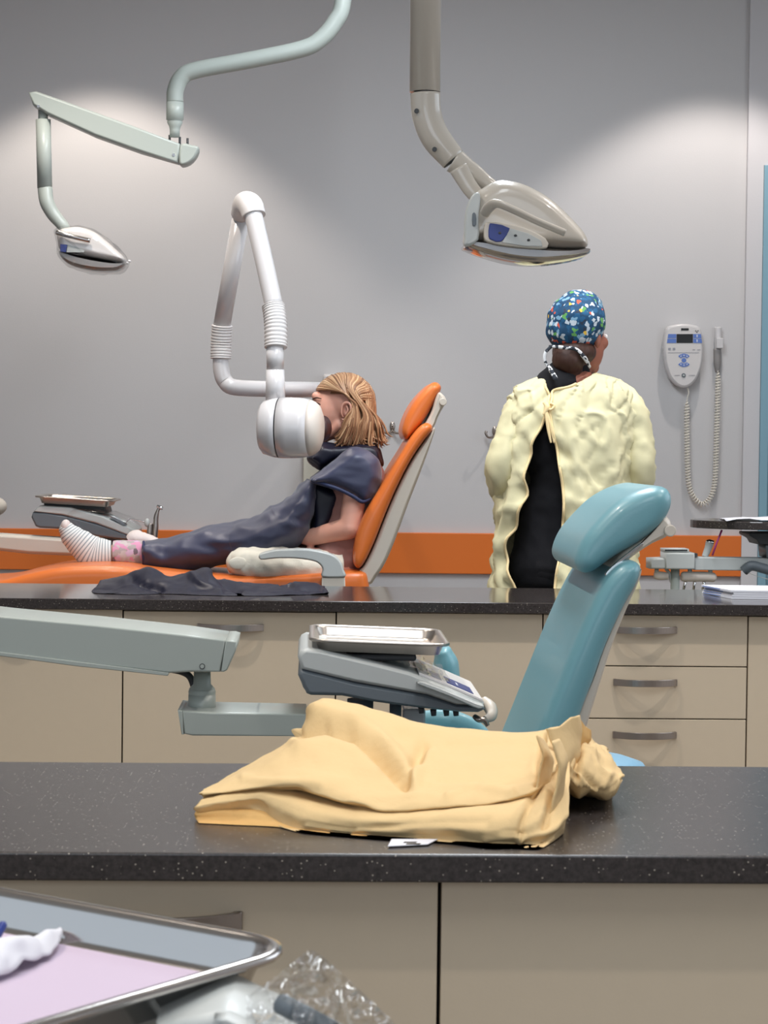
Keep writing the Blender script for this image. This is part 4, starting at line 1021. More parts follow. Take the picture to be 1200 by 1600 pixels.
# middle layer with the long rounded front fold
heap('middle_fold', [
    [(335, 1278, CZ), (400, 1280, CZ), (432, 1291, CZ), (475, 1302, CZ), (540, 1308, CZ), (604, 1313, CZ), (700, 1318, CZ), (760, 1326, CZ), (805, 1326, CZ), (842, 1327, CZ), (866, 1314, CZ), (880, 1303, CZ)],
    [(304, 1266, 2.37), (346, 1260, 2.365), (404, 1262, 2.36), (436, 1288, 2.335), (478, 1298, 2.31), (545, 1305, 2.29), (606, 1308, 2.275), (700, 1312, 2.255), (762, 1319, 2.24), (805, 1320, 2.235), (846, 1319, 2.235), (870, 1304, 2.25), (884, 1290, 2.27)],
    [(308, 1257, 2.37), (350, 1250, 2.365), (405, 1247, 2.355), (440, 1262, 2.335), (480, 1278, 2.31), (545, 1290, 2.29), (606, 1293, 2.27), (700, 1293, 2.25), (765, 1296, 2.235), (810, 1296, 2.232), (850, 1296, 2.235), (874, 1285, 2.25), (888, 1265, 2.28)],
    [(318, 1248, 2.39), (360, 1240, 2.385), (410, 1235, 2.37), (450, 1240, 2.36), (490, 1255, 2.335), (550, 1268, 2.31), (610, 1272, 2.29), (700, 1268, 2.275), (765, 1262, 2.27), (812, 1255, 2.27), (852, 1240, 2.30), (874, 1220, 2.33), (890, 1205, 2.37)],
    [(330, 1240, 2.46), (420, 1222, 2.46), (520, 1225, 2.44), (620, 1235, 2.42), (720, 1235, 2.42), (800, 1215, 2.45), (850, 1190, 2.48), (890, 1180, 2.50)],
    [(340, 1250, CZ), (420, 1240, CZ), (520, 1235, CZ), (620, 1232, CZ), (720, 1230, CZ), (800, 1225, CZ), (850, 1222, CZ), (888, 1222, CZ)]],
    M['cloth'], yg, nu=170, wr=.0022, wscale=26, seed=1, zmin=CT + .001, stretch=(.6, 1, 1),
    creases=[([(847, 1200), (838, 1235), (826, 1262), (815, 1290), (812, 1318)], 5, -.006), ([(872, 1215), (862, 1255), (852, 1290)], 4.5, -.007), ([(858, 1210), (850, 1250), (838, 1290)], 6, .004), ([(480, 1290), (560, 1297), (640, 1284), (760, 1282)], 6, -.003), ([(760, 1312), (830, 1300), (870, 1280)], 5, -.004)])
# the big upper heap
heap('upper_fold', [
    [(318, 1247, 2.40), (352, 1243, 2.39), (405, 1237, 2.375), (440, 1235, 2.365), (468, 1235, 2.36), (502, 1245, 2.345), (534, 1255, 2.33), (566, 1263, 2.32), (600, 1270, 2.31), (652, 1269, 2.30), (702, 1266, 2.295), (762, 1259, 2.29), (805, 1252, 2.295), (835, 1244, 2.31), (862, 1215, 2.35)],
    [(311, 1243, 2.385), (346, 1239, 2.375), (400, 1232, 2.36), (440, 1229, 2.35), (467, 1229, 2.345), (500, 1239, 2.33), (532, 1249, 2.315), (565, 1257, 2.305), (598, 1264, 2.295), (650, 1263, 2.285), (700, 1261, 2.28), (760, 1254, 2.28), (803, 1247, 2.28), (836, 1236, 2.295), (866, 1206, 2.34)],
    [(318, 1238, 2.40), (350, 1228, 2.395), (402, 1214, 2.385), (440, 1205, 2.38), (470, 1204, 2.375), (505, 1212, 2.36), (537, 1224, 2.345), (568, 1236, 2.335), (604, 1246, 2.32), (655, 1243, 2.31), (705, 1239, 2.31), (765, 1232, 2.31), (810, 1224, 2.315), (845, 1208, 2.33), (872, 1185, 2.37)],
    [(326, 1232, 2.44), (362, 1214, 2.44), (410, 1190, 2.45), (445, 1174, 2.45), (480, 1162, 2.46), (520, 1165, 2.45), (560, 1182, 2.43), (600, 1202, 2.41), (640, 1216, 2.39), (680, 1206, 2.39), (730, 1202, 2.39), (780, 1200, 2.39), (825, 1194, 2.40), (858, 1178, 2.41), (885, 1160, 2.44)],
    [(335, 1229, 2.48), (370, 1208, 2.49), (415, 1184, 2.50), (450, 1166, 2.51), (484, 1146, 2.53), (520, 1132, 2.54), (560, 1138, 2.52), (605, 1160, 2.49), (650, 1172, 2.48), (695, 1170, 2.48), (740, 1170, 2.48), (790, 1170, 2.48), (835, 1166, 2.48), (870, 1152, 2.49), (897, 1140, 2.50)],
    [(350, 1222, 2.53), (390, 1198, 2.54), (425, 1178, 2.56), (455, 1158, 2.57), (482, 1124, 2.59), (504, 1092, 2.61), (550, 1100, 2.60), (600, 1116, 2.58), (650, 1130, 2.56), (700, 1139, 2.56), (750, 1143, 2.56), (795, 1145, 2.56), (850, 1143, 2.56), (880, 1134, 2.55), (905, 1124, 2.54)],
    [(360, 1225, 2.62), (395, 1205, 2.63), (430, 1190, 2.64), (460, 1170, 2.66), (485, 1140, 2.68), (510, 1120, 2.69), (550, 1122, 2.69), (600, 1135, 2.67), (650, 1148, 2.66), (700, 1155, 2.65), (750, 1160, 2.65), (795, 1160, 2.65), (850, 1160, 2.63), (880, 1150, 2.61), (905, 1140, 2.58)],
    [(365, 1212, CZ), (395, 1210, CZ), (430, 1208, CZ), (460, 1206, CZ), (485, 1204, CZ), (510, 1204, CZ), (550, 1204, CZ), (600, 1205, CZ), (650, 1206, CZ), (700, 1207, CZ), (750, 1208, CZ), (795, 1209, CZ), (850, 1210, CZ), (880, 1215, CZ), (905, 1218, CZ)]],
    M['cloth'], yg, nu=220, sub=8, wr=.0036, wscale=17, seed=5, zmin=CT + .001, stretch=(.6, 1, 1.1),
    creases=[([(470, 1150), (508, 1144), (545, 1152), (578, 1174), (606, 1200), (634, 1226)], 7.5, -.017),
             ([(500, 1118), (548, 1130), (588, 1156), (620, 1192), (642, 1215)], 15, .013),
             ([(470, 1165), (515, 1162), (552, 1176), (585, 1204)], 14, .006),
             ([(660, 1170), (650, 1195), (636, 1222)], 9, -.007), ([(672, 1180), (662, 1205), (650, 1228)], 8, .005),
             ([(700, 1168), (780, 1163), (850, 1166)], 6, -.003), ([(690, 1218), (760, 1222), (830, 1214)], 7, -.004),
             ([(380, 1215), (430, 1222), (500, 1228)], 6, .003), ([(848, 1155), (845, 1185), (838, 1222)], 4.5, -.011), ([(862, 1150), (858, 1175), (852, 1205)], 6, .006),
             ([(880, 1135), (876, 1160), (868, 1190)], 4, -.007), ([(700, 1245), (740, 1228), (800, 1238)], 6, .004)])
# crumpled end hanging over at the right
heap('crumpled_end', [
    [(870, 1232, CZ), (895, 1240, CZ), (920, 1246, CZ), (945, 1246, CZ), (956, 1240, CZ)],
    [(868, 1225, 2.44), (892, 1238, 2.44), (905, 1248, 2.44), (920, 1240, 2.45), (947, 1250, 2.455), (964, 1236, 2.47)],
    [(872, 1200, 2.43), (893, 1205, 2.42), (914, 1228, 2.42), (940, 1230, 2.43), (962, 1222, 2.45), (973, 1214, 2.47)],
    [(875, 1178, 2.44), (893, 1188, 2.43), (912, 1196, 2.43), (932, 1196, 2.45), (953, 1201, 2.47), (971, 1210, 2.49)],
    [(880, 1160, 2.50), (898, 1165, 2.48), (916, 1163, 2.49), (934, 1168, 2.52), (948, 1173, 2.54), (952, 1180, 2.55)],
    [(882, 1148, 2.55), (900, 1140, 2.55), (914, 1150, 2.56), (930, 1165, 2.58), (946, 1172, 2.59), (948, 1178, 2.60)],
    [(882, 1222, CZ), (900, 1222, CZ), (914, 1222, CZ), (930, 1222, CZ), (943, 1222, CZ), (945, 1222, CZ)]],
    M['cloth'], yg, nu=90, sub=8, wr=.0045, wscale=26, seed=9, zmin=CT + .001,
    creases=[([(893, 1150), (905, 1178), (900, 1215)], 4.5, -.010), ([(905, 1200), (930, 1232)], 4, -.007), ([(925, 1175), (935, 1200), (950, 1215)], 5, .005)])
# loose pleated sheet edges at the right end
def leaf(line1, line2, Ya, Yb, m=M['cloth'], seed=0):
    R = []
    n = 26
    for i in range(n + 1):
        a = poly_eval(line1, i / n); b = poly_eval(line2, i / n); row = []
        for j in range(8):
            t = j / 7; p = W(a[0] + (b[0] - a[0]) * t, a[1] + (b[1] - a[1]) * t, Ya + (Yb - Ya) * t - .006 * sin(pi * t))
            p.z = max(p.z, CT + .001)
            p += Vector((noise.noise(p * 40 + Vector((seed, 0, 0))), noise.noise(p * 38 + Vector((0, seed, 0))), noise.noise(p * 36 + Vector((0, 0, seed))))) * .004
            p += Vector((noise.noise(p * 14 + Vector((seed, 5, 0))), noise.noise(p * 13 + Vector((0, seed, 7))) * 1.5, noise.noise(p * 15))) * .011 * (t if seed != 2 else .5)
            p.z = max(p.z, CT + .0025); row.append(p)
        R.append(row)
    o = MB().rings(R, close=False, cap=False).build('pleat', m, yg, recalc=False); md = o.modifiers.new('s', 'SOLIDIFY'); md.thickness = .0022; md.offset = 0
leaf([(842, 1150), (846, 1185), (838, 1225), (822, 1262), (812, 1296)], [(850, 1149), (867, 1185), (862, 1222), (850, 1262), (842, 1290)], 2.30, 2.33, seed=1)
leaf([(862, 1160), (872, 1195), (868, 1235), (852, 1280), (838, 1318)], [(868, 1160), (889, 1200), (888, 1250), (880, 1290), (862, 1318)], 2.262, 2.31, seed=4)
leaf([(852, 1140), (862, 1160), (876, 1182), (884, 1205)], [(903, 1124), (905, 1148), (898, 1178), (892, 1205)], 2.40, 2.46, seed=7)
leaf([(902, 1126), (905, 1140), (902, 1160)], [(917, 1140), (918, 1156), (912, 1166)], 2.47, 2.50, m=M['cloth2'], seed=2)
tg = MB(); a = [WZ(x, y, CT + .0015) for x, y in ((606, 1323), (612, 1312), (684, 1312), (668, 1320))]
tg.rings([[p + Vector((0, 0, z)) for p in a] for z in (0, .0008)], cap=True, smooth=False); tgo = tg.build('care_tag', M['paper'], yg)
for (x0, x1, yy) in ((630, 652, 1316), (634, 658, 1318.5)):
    a = [WZ(x, y, CT + .0026) for x, y in ((x0, yy + .7), (x0 + 2, yy - .7), (x1, yy - .7), (x1 - 2, yy + .7))]
    MB().rings([[p + Vector((0, 0, z)) for p in a] for z in (0, .0002)], cap=True, smooth=False).build('printed_line', M['lcd'], tgo)

# navy lead apron lying on the far counter
na = heap('lead_apron', [
    [(146, 927, CZ), (200, 929, CZ), (260, 928, CZ), (310, 930, CZ), (360, 931, CZ), (420, 931, CZ), (465, 930, CZ), (513, 928, CZ)],
    [(143, 924, 6.02), (200, 924, 5.99), (260, 920, 5.98), (310, 921, 5.98), (360, 925, 5.97), (420, 928, 5.97), (465, 928, 5.97), (514, 926, 5.98)],
    [(150, 917, 6.06), (185, 914, 6.05), (215, 909, 6.04), (250, 908, 6.03), (290, 910, 6.04), (325, 905, 6.02), (350, 914, 6.02), (400, 922, 6.02), (440, 922, 6.02), (470, 919, 6.02), (512, 924, 6.02)],
    [(160, 907, 6.16), (190, 902, 6.15), (212, 892, 6.14), (232, 886, 6.14), (250, 893, 6.14), (264, 902, 6.14), (296, 895, 6.14), (325, 887, 6.13), (342, 899, 6.13), (370, 910, 6.13), (440, 915, 6.13), (462, 909, 6.13), (494, 911, 6.13), (510, 920, 6.12)],
    [(165, 910, 6.24), (200, 905, 6.24), (235, 898, 6.24), (262, 905, 6.24), (325, 899, 6.24), (350, 908, 6.24), (440, 916, 6.24), (475, 913, 6.24), (508, 917, 6.2)],
    [(170, 917, CZ), (230, 917, CZ), (325, 917, CZ), (440, 918, CZ), (505, 919, CZ)]],
    M['navyd'], None, nu=150, sub=6, wr=.0045, wscale=14, seed=12, zmin=CT + .001,
    creases=[([(205, 905), (225, 915), (250, 922)], 5, -.012), ([(338, 895), (352, 912), (375, 924)], 5, -.014), ([(300, 900), (318, 915), (345, 926)], 5, .01), ([(440, 912), (470, 920), (505, 922)], 4, -.012)])
tag(na, 'crumpled dark navy lead apron lying on the far countertop in front of the orange chair', 'apron')

# ------------------------------------------------------------------ hands for both figures
def add_hand(mb, wrist, d, palm_n, k=1.0, curl=0.6, thumb_side=1):
    """palm, four unequal curled fingers and a thumb; d points to the knuckles, palm_n out of the palm"""
    d = Vector(d).normalized(); n_ = Vector(palm_n); n_ = (n_ - d * n_.dot(d)).normalized(); s_ = d.cross(n_) * thumb_side
    w = Vector(wrist)
    for t in (-1, -.35, .35, 1):
        mb.capsule(w + d * .012 * k + s_ * t * .014 * k, w + d * .078 * k + s_ * t * .030 * k, .012 * k, .0105 * k, 10)
    mb.capsule(w, w + d * .06 * k, .019 * k, .014 * k, 12)
    for i, (off, L) in enumerate(((1.0, .072), (.36, .080), (-.34, .075), (-1.0, .058))):
        base = w + d * .080 * k + s_ * off * .030 * k; a = 0; p = base
        for j, f in enumerate((.45, .32, .23)):
            a += curl * (.55 if j == 0 else .75)
            q = p + (d * cos(a) + n_ * sin(a)) * L * f * k
            mb.capsule(p, q, (.0092 - .0009 * j) * k, (.0086 - .001 * j) * k, 10); p = q
    b = w + d * .022 * k + s_ * .026 * k; m1 = b + (d * .7 + s_ * .55 + n_ * .3).normalized() * .036 * k
    m2 = m1 + (d * .85 + s_ * .1 + n_ * .45).normalized() * .030 * k
    mb.capsule(b, m1, .013 * k, .0105 * k, 10); mb.capsule(m1, m2, .0105 * k, .0085 * k, 10)

# ------------------------------------------------------------------ woman in the yellow isolation gown, seen from behind
YW = 6.76
wo = thing('person', Vector((W(885, 900, YW).x, YW, 0)), 'person standing with back turned, in an open yellow gown and patterned surgical cap', 'person')
def Q(px, py, dy=0.0): return W(px, py, YW + dy)
b = MB()
face = Vector((.72, .69, 0)).normalized(); side = Vector((-face.y, face.x, 0))
hc = Q(903, 527, .0)
b.ell(hc + Vector((0, 0, .035)), (.077, .092, .092), Matrix.Rotation(math.atan2(face.y, face.x) - pi / 2, 3, 'Z'))
b.ell(hc + face * .035 + Vector((0, 0, -.035)), (.058, .062, .082), Matrix.Rotation(math.atan2(face.y, face.x) - pi / 2, 3, 'Z'))
b.capsule(hc + face * .06 + Vector((0, 0, -.085)), hc + face * .075 + Vector((0, 0, -.09)), .026, .022)           # chin
b.capsule(hc + face * .095 + Vector((0, 0, .012)), hc + face * .116 + Vector((0, 0, -.022)), .010, .013)           # nose
b.capsule(hc + face * .088 + side * .012 + Vector((0, 0, -.055)), hc + face * .088 - side * .012 + Vector((0, 0, -.055)), .012, .012)   # lips
for sg in (-1, 1):
    b.ell(hc + side * sg * .078 + Vector((0, 0, -.008)), (.012, .012, .03))
    b.ell(hc + face * .078 + side * sg * .032 + Vector((0, 0, -.015)), (.022, .022, .022))
b.capsule(Q(893, 570), Q(886, 612, -.01), .054, .060)
b.capsule(Q(845, 630), Q(955, 630), .054, .054); b.capsule(Q(890, 620), Q(888, 700), .10, .10); b.capsule(Q(868, 700), Q(915, 700), .10, .10)
b.capsule(Q(870, 780), Q(912, 780), .095, .095); b.capsule(Q(888, 700), Q(888, 800), .11, .10); b.capsule(Q(862, 870), Q(915, 870), .11, .11); b.capsule(Q(888, 780), Q(888, 880), .10, .12)
for sg, hx in ((-1, 862), (1, 915)):
    hip = Q(hx, 885); knee = Vector((hip.x - .0 * sg, YW + .02, .48)); ank = Vector((hip.x, YW - .01, .08))
    b.capsule(hip, knee, .088, .058); b.capsule(knee, ank, .056, .036); b.capsule(ank + Vector((0, -.03, -.03)), ank + Vector((0, .14, -.045)), .038, .03)
AR = [(965, 624, 0), (995, 738, -.02), (965, 788, .20), (948, 790, .30)]
AL = [(836, 624, 0), (790, 738, -.04), (815, 788, .20), (832, 790, .30)]
for A_ in (AR, AL):
    p = [Q(*a) for a in A_[:3]]
    b.capsule(p[0], p[1], .048, .038); b.capsule(p[1], p[2], .038, .027)
    dd = (p[2] - p[1]).normalized(); add_hand(b, p[2] + dd * .01, dd, (0, 0, -1), 1.0, .5, 1 if A_ is AL else -1)
fleshy('body', b, M['skin2'], wo, vox=.0055, smooth=5)
for sg in (1, -1):
    e = hc + face * .092 + side * sg * .033 + Vector((0, 0, .004)); MB().ell(e, (.010, .010, .010)).build('eye', M['eye'], wo)
# black scrubs
b = MB()
b.capsule(Q(890, 583, .0), Q(876, 606, -.02), .064, .082); b.capsule(Q(846, 632), Q(952, 634), .064, .064); b.capsule(Q(868, 700), Q(915, 700), .112, .112); b.capsule(Q(888, 625), Q(888, 700), .10, .115)
b.capsule(Q(888, 700), Q(888, 800), .122, .112); b.capsule(Q(870, 790), Q(910, 790), .108, .108); b.capsule(Q(860, 885), Q(917, 885), .130, .130)
b.capsule(Q(862, 800), Q(858, 890), .10, .125); b.capsule(Q(915, 800), Q(918, 890), .10, .125)
for A_ in (AR, AL):
    p = [Q(*a) for a in A_[:3]]; b.capsule(p[0], p[0].lerp(p[1], .8), .054, .050)
fleshy('scrub_top', b, M['scrub'], wo, vox=.008, smooth=8, wr=.004, wscale=14)
b = MB()
for sg, hx in ((-1, 860), (1, 917)):
    hip = Q(hx, 900); knee = Vector((hip.x, YW + .02, .48)); ank = Vector((hip.x, YW - .01, .09))
    b.capsule(hip, knee, .112, .080); b.capsule(knee, ank, .078, .062)
b.capsule(Q(860, 888), Q(917, 888), .128, .128)
fleshy('scrub_trousers', b, M['scrub'], wo, vox=.009, smooth=8, wr=.005, wscale=12)
for sg, hx in ((-1, 860), (1, 917)):
    hip = Q(hx, 900); f_ = MB(); f_.capsule((hip.x, YW - .05, .045), (hip.x, YW + .17, .036), .043, .036); f_.ell((hip.x, YW + .06, .02), (.046, .15, .02))
    fleshy('shoe', f_, M['black'], wo, vox=.006, smooth=4)
# gown: wraps the front, open down the back
G_ = [  # py, left, right, opening left, opening right, half depth
    (583, 858, 928, 846, 929, .075), (587, 846, 945, 845, 921, .085), (592, 832, 960, 845, 911, .095), (598, 818, 975, 846, 900, .105), (606, 806, 985, 847, 882, .115), (612, 801, 990, 849, 858, .122),
    (625, 797, 993, 852, 856, .132), (645, 793, 994, 849, 853, .142), (660, 791, 994, 842, 854, .15), (697, 787, 992, 826, 860, .158), (738, 782, 988, 818, 867, .162),
    (780, 779, 984, 816, 871, .165), (822, 777, 984, 800, 869, .168), (862, 776, 988, 790, 865, .172), (905, 773, 992, 797, 858, .178), (960, 768, 998, 800, 856, .19), (1040, 762, 1006, 800, 858, .20), (1130, 756, 1016, 800, 862, .21)]
R = []
nr = 110; na_ = 150
for i in range(nr + 1):
    t = i / nr * (len(G_) - 1); k = min(int(t), len(G_) - 2); f = t - k
    g0, g1, g2, g3 = G_[max(k - 1, 0)], G_[k], G_[k + 1], G_[min(k + 2, len(G_) - 1)]
    v = [0.5 * ((2 * g1[a]) + (g2[a] - g0[a]) * f + (2 * g0[a] - 5 * g1[a] + 4 * g2[a] - g3[a]) * f * f + (3 * g1[a] - g0[a] - 3 * g2[a] + g3[a]) * f ** 3) for a in range(6)]
    py, l_, r_, ol, orr, dp = v
    s_ = YW / F; cx_ = (l_ + r_) / 2; a_ = (r_ - l_) / 2
    tR = -math.acos(max(-.995, min(.995, (orr - cx_) / a_))); tL = 2 * pi - math.acos(max(-.995, min(.995, (ol - cx_) / a_)))
    row = []
    for j in range(na_ + 1):
        u = j / na_; th = tR + (tL - tR) * u
        ca, sa = cos(th), sin(th)
        p = Q(cx_ + a_ * ca, py, 0); y = YW + dp * math.copysign(abs(sa) ** .8, sa)
        q = Vector((p.x, y, p.z))
        low = min(1, max(0, (py - 600) / 120))
        n_ = Vector((ca, sa, 0))
        s1 = Vector((q.x * 8 + q.z * 3.5, q.y * 8, q.z * 3)); s2 = Vector(((q.x + q.z * .7) * 13 + 4, q.y * 12, (q.z - q.x * .8) * 8)); s3 = Vector(((q.x - q.z * .9) * 15 + 9, q.y * 12, (q.z + q.x) * 7))
        w_ = .013 * low * (1 - abs(noise.noise(s1)) * 2.4) + .009 * (max(0, 1 - abs(noise.noise(s2)) * 5) ** 1.5) - .009 * (max(0, 1 - abs(noise.noise(s3)) * 5) ** 1.5) + .003 * noise.noise(s2 * 2.2)
        e_ = min(u, 1 - u) * (tL - tR)             # distance from the free edges
        w_ += .010 * low * math.exp(-(e_ / .10) ** 2) * sin(q.z * 62 + (1 if u < .5 else 2.2)) + .014 * low * math.exp(-((e_ - .26) / .12) ** 2)
        row.append(q + n_ * w_)
    R.append(row)
go = MB().rings(R, close=False, cap=False).build('gown', M['gown'], wo, recalc=False)
md = go.modifiers.new('s', 'SOLIDIFY'); md.thickness = .003; md.offset = 0
for u0 in (0, na_):
    P = [R[i][u0] + Vector((0, -.003, 0)) for i in range(22, nr, 2)]
    MB().tube(P, .0042, seg=8, sub=2).build('gown_binding', M['gowntie'], go)
def sleeve(st, seed):
    e = MB(); eltube(e, st, seg=40, sub=9, wr=.0085, wscale=15, seed=seed, stretch=(1, 1, 1.3)); return e.build('gown_sleeve', M['gown'], go)
sleeve([(938, 614, YW, 16, .05), (960, 622, YW, 26, .07), (984, 645, YW, 27, .078), (995, 690, YW - .01, 25, .075), (998, 728, YW - .02, 25, .07), (992, 760, YW + .04, 25, .068), (978, 782, YW + .13, 20, .055), (968, 786, YW + .19, 17, .042)], 3)
sleeve([(858, 616, YW, 16, .05), (838, 622, YW, 25, .07), (814, 642, YW, 25, .078), (797, 690, YW - .02, 25, .075), (785, 730, YW - .04, 26, .068), (789, 760, YW + .03, 24, .064), (802, 782, YW + .13, 19, .055), (812, 786, YW + .19, 16, .042)], 8)
tb = MB(); tb.tube([Q(850, 628, -.14), Q(855, 636, -.15), Q(849, 648, -.15)], [.006, .008, .004], seg=8, flat=.5)
tb.build('neck_tie_loop', M['gowntie'], go)
MB().tube([Q(852, 638, -.145), Q(861, 640, -.152), Q(866, 634, -.15), Q(860, 630, -.146)], .004, seg=8).build('neck_tie_bow', M['gowntie'], go)
for (xa, xb) in ((853, 862), (852, 857)):
    MB().tube([Q(853, 640, -.15), Q((xa + xb) / 2, 655, -.155), Q(xb, 672, -.158), Q(xb + 4, 692, -.16)], [.004, .005, .005, .003], seg=8, flat=.5).build('neck_tie', M['gowntie'], go)
# cap, hair, ties
cp_ = MB(); cc = Q(900, 503, -.01)
cp_.ell(cc + Vector((0, .0, 0)), (.092, .108, .088)); cp_.ell(Q(896, 515, -.02), (.086, .092, .072)); cp_.ell(Q(905, 490, .0), (.078, .088, .075))
fleshy('surgical_cap', cp_, M['cap'], wo, vox=.005, smooth=5, wr=.0035, wscale=20)
h_ = MB(); h_.ell(Q(888, 562, -.055), (.050, .052, .048)); h_.ell(Q(897, 550, -.03), (.068, .075, .045)); h_.ell(Q(890, 580, -.04), (.04, .04, .04))
fleshy('hair', h_, M['hairb'], wo, vox=.005, smooth=3, wr=.003, wscale=60, stretch=(1, 1, .2))
MB().tube([Q(858, 541, -.07), Q(880, 543, -.118), Q(900, 546, -.115), Q(914, 560, -.10), Q(922, 574, -.07)], [.004, .006, .006, .007, .005], seg=10, flat=.5).build('cap_tie', M['captie'], wo)
MB().tube([Q(862, 541, -.075), Q(853, 550, -.085), Q(851, 562, -.09), Q(857, 575, -.09), Q(866, 590, -.10)], [.005, .0055, .005, .0045, .003], seg=10, flat=.5).build('cap_tie', M['captie'], wo)
MB().tube([Q(856, 570, -.10), Q(861, 578, -.12), Q(867, 590, -.13), Q(869, 594, -.13)], [.003, .006, .008, .005], seg=10, flat=.4).build('cap_tie', M['captie'], wo)

# ------------------------------------------------------------------ child seated in the orange chair
YK = 7.22
ch = thing('person', Vector((W(545, 880, YK).x, YK, W(545, 895, YK).z)), 'child with blond bob sitting under a navy lead apron in the orange dental chair', 'person')
def K(px, py, dy=0.0): return W(px, py, YK + dy)
b = MB()
b.ell(K(541, 628), (.086, .071, .085)); b.ell(K(518, 640), (.066, .061, .088), Matrix.Rotation(radians(8), 3, 'Y'))
b.ell(K(514, 662), (.050, .050, .055)); b.capsule(K(506, 683), K(509, 680), .021, .024)
b.capsule(K(490, 636), K(484, 653), .008, .0115); b.capsule(K(489, 669, .012), K(489, 669, -.012), .0085, .0085); b.capsule(K(490, 674, .010), K(490, 674, -.010), .008, .008)
b.capsule(K(494, 619, -.02), K(494, 619, .02), .015, .015)
for sg in (-1, 1):
    b.ell(K(501, 656, sg * .034), (.026, .020, .028))
    b.capsule(K(515, 676, sg * .03), K(530, 664, sg * .045), .018, .018)
    ec = K(541, 642, sg * .067)
    b.ell(ec, (.0135, .008, .027), Matrix.Rotation(radians(-8), 3, 'Y'))
b.capsule(K(546, 680), K(556, 715), .046, .050)
b.capsule(K(560, 725, -.09), K(560, 725, .09), .052, .052)
b.capsule(K(560, 745, -.05), K(541, 865, -.04), .080, .088); b.capsule(K(560, 745, .05), K(541, 865, .04), .080, .088)
b.capsule(K(538, 872, -.06), K(538, 872, .06), .080, .080)
for sg in (-1, 1):
    sh = K(562, 735, sg * .135); el = K(546, 825, sg * .165); wr1 = K(484, 840, sg * .09); wr2 = K(462, 838, sg * .06)
    b.capsule(sh, el, .042, .036); b.capsule(el, wr1, .037, .028); b.capsule(wr1, wr2, .028, .021)
    d_ = (wr2 - wr1).normalized(); add_hand(b, wr2 + d_ * .005, d_, (0, 0, -1), .78, .4, sg)
# extended leg (far side) and folded leg (near side)
b.capsule(K(532, 880, .08), K(350, 858, .10), .072, .050); b.capsule(K(350, 858, .10), K(178, 866, .06), .050, .032)
b.capsule(K(178, 866, .06), K(152, 872, .05), .033, .032); b.capsule(K(152, 868, .05), K(112, 834, .05), .034, .024); b.capsule(K(112, 834, .05), K(102, 820, .05), .024, .014)
b.capsule(K(532, 884, -.09), K(376, 882, -.14), .062, .046); b.capsule(K(376, 884, -.14), K(480, 897, -.02), .042, .030); b.capsule(K(480, 897, -.02), K(500, 897, .05), .028, .022)
skin_o = fleshy('body', b, M['skin'], ch, vox=.005, smooth=5)
# ear detail, brow, eye
ear = MB(); sg = -1
ec = lambda x, y, d=-.078: K(x, y, d)
ear.tube([ec(536, 652, -.074), ec(533.5, 645), ec(535, 634, -.08), ec(541, 629, -.083), ec(547, 632, -.085), ec(548, 642, -.085), ec(544, 650, -.081), ec(539, 656, -.076), ec(534, 655, -.072)], [.003, .0035, .004, .0045, .0045, .004, .004, .005, .003], seg=10)
ear.tube([ec(541, 634, -.078), ec(543.5, 641, -.08), ec(540, 648, -.078)], [.003, .0035, .003], seg=8)
ear.build('ear_rim', M['skin'], ch)
MB().ell(K(496, 634, -.033), (.0085, .010, .006)).build('eye', M['eye'], ch)
MB().ell(K(494.2, 634, -.036), (.004, .006, .004)).build('iris', M['brown'], ch)
MB().tube([K(491, 630.5, -.030), K(496, 629.5, -.043), K(502, 633, -.047)], .0016, seg=6).build('eyelash', M['hairb'], ch)
MB().tube([K(488.5, 624, -.026), K(494, 621.5, -.040), K(502, 623, -.050)], [.0018, .0024, .0014], seg=6).build('eyebrow', M['hairb'], ch)
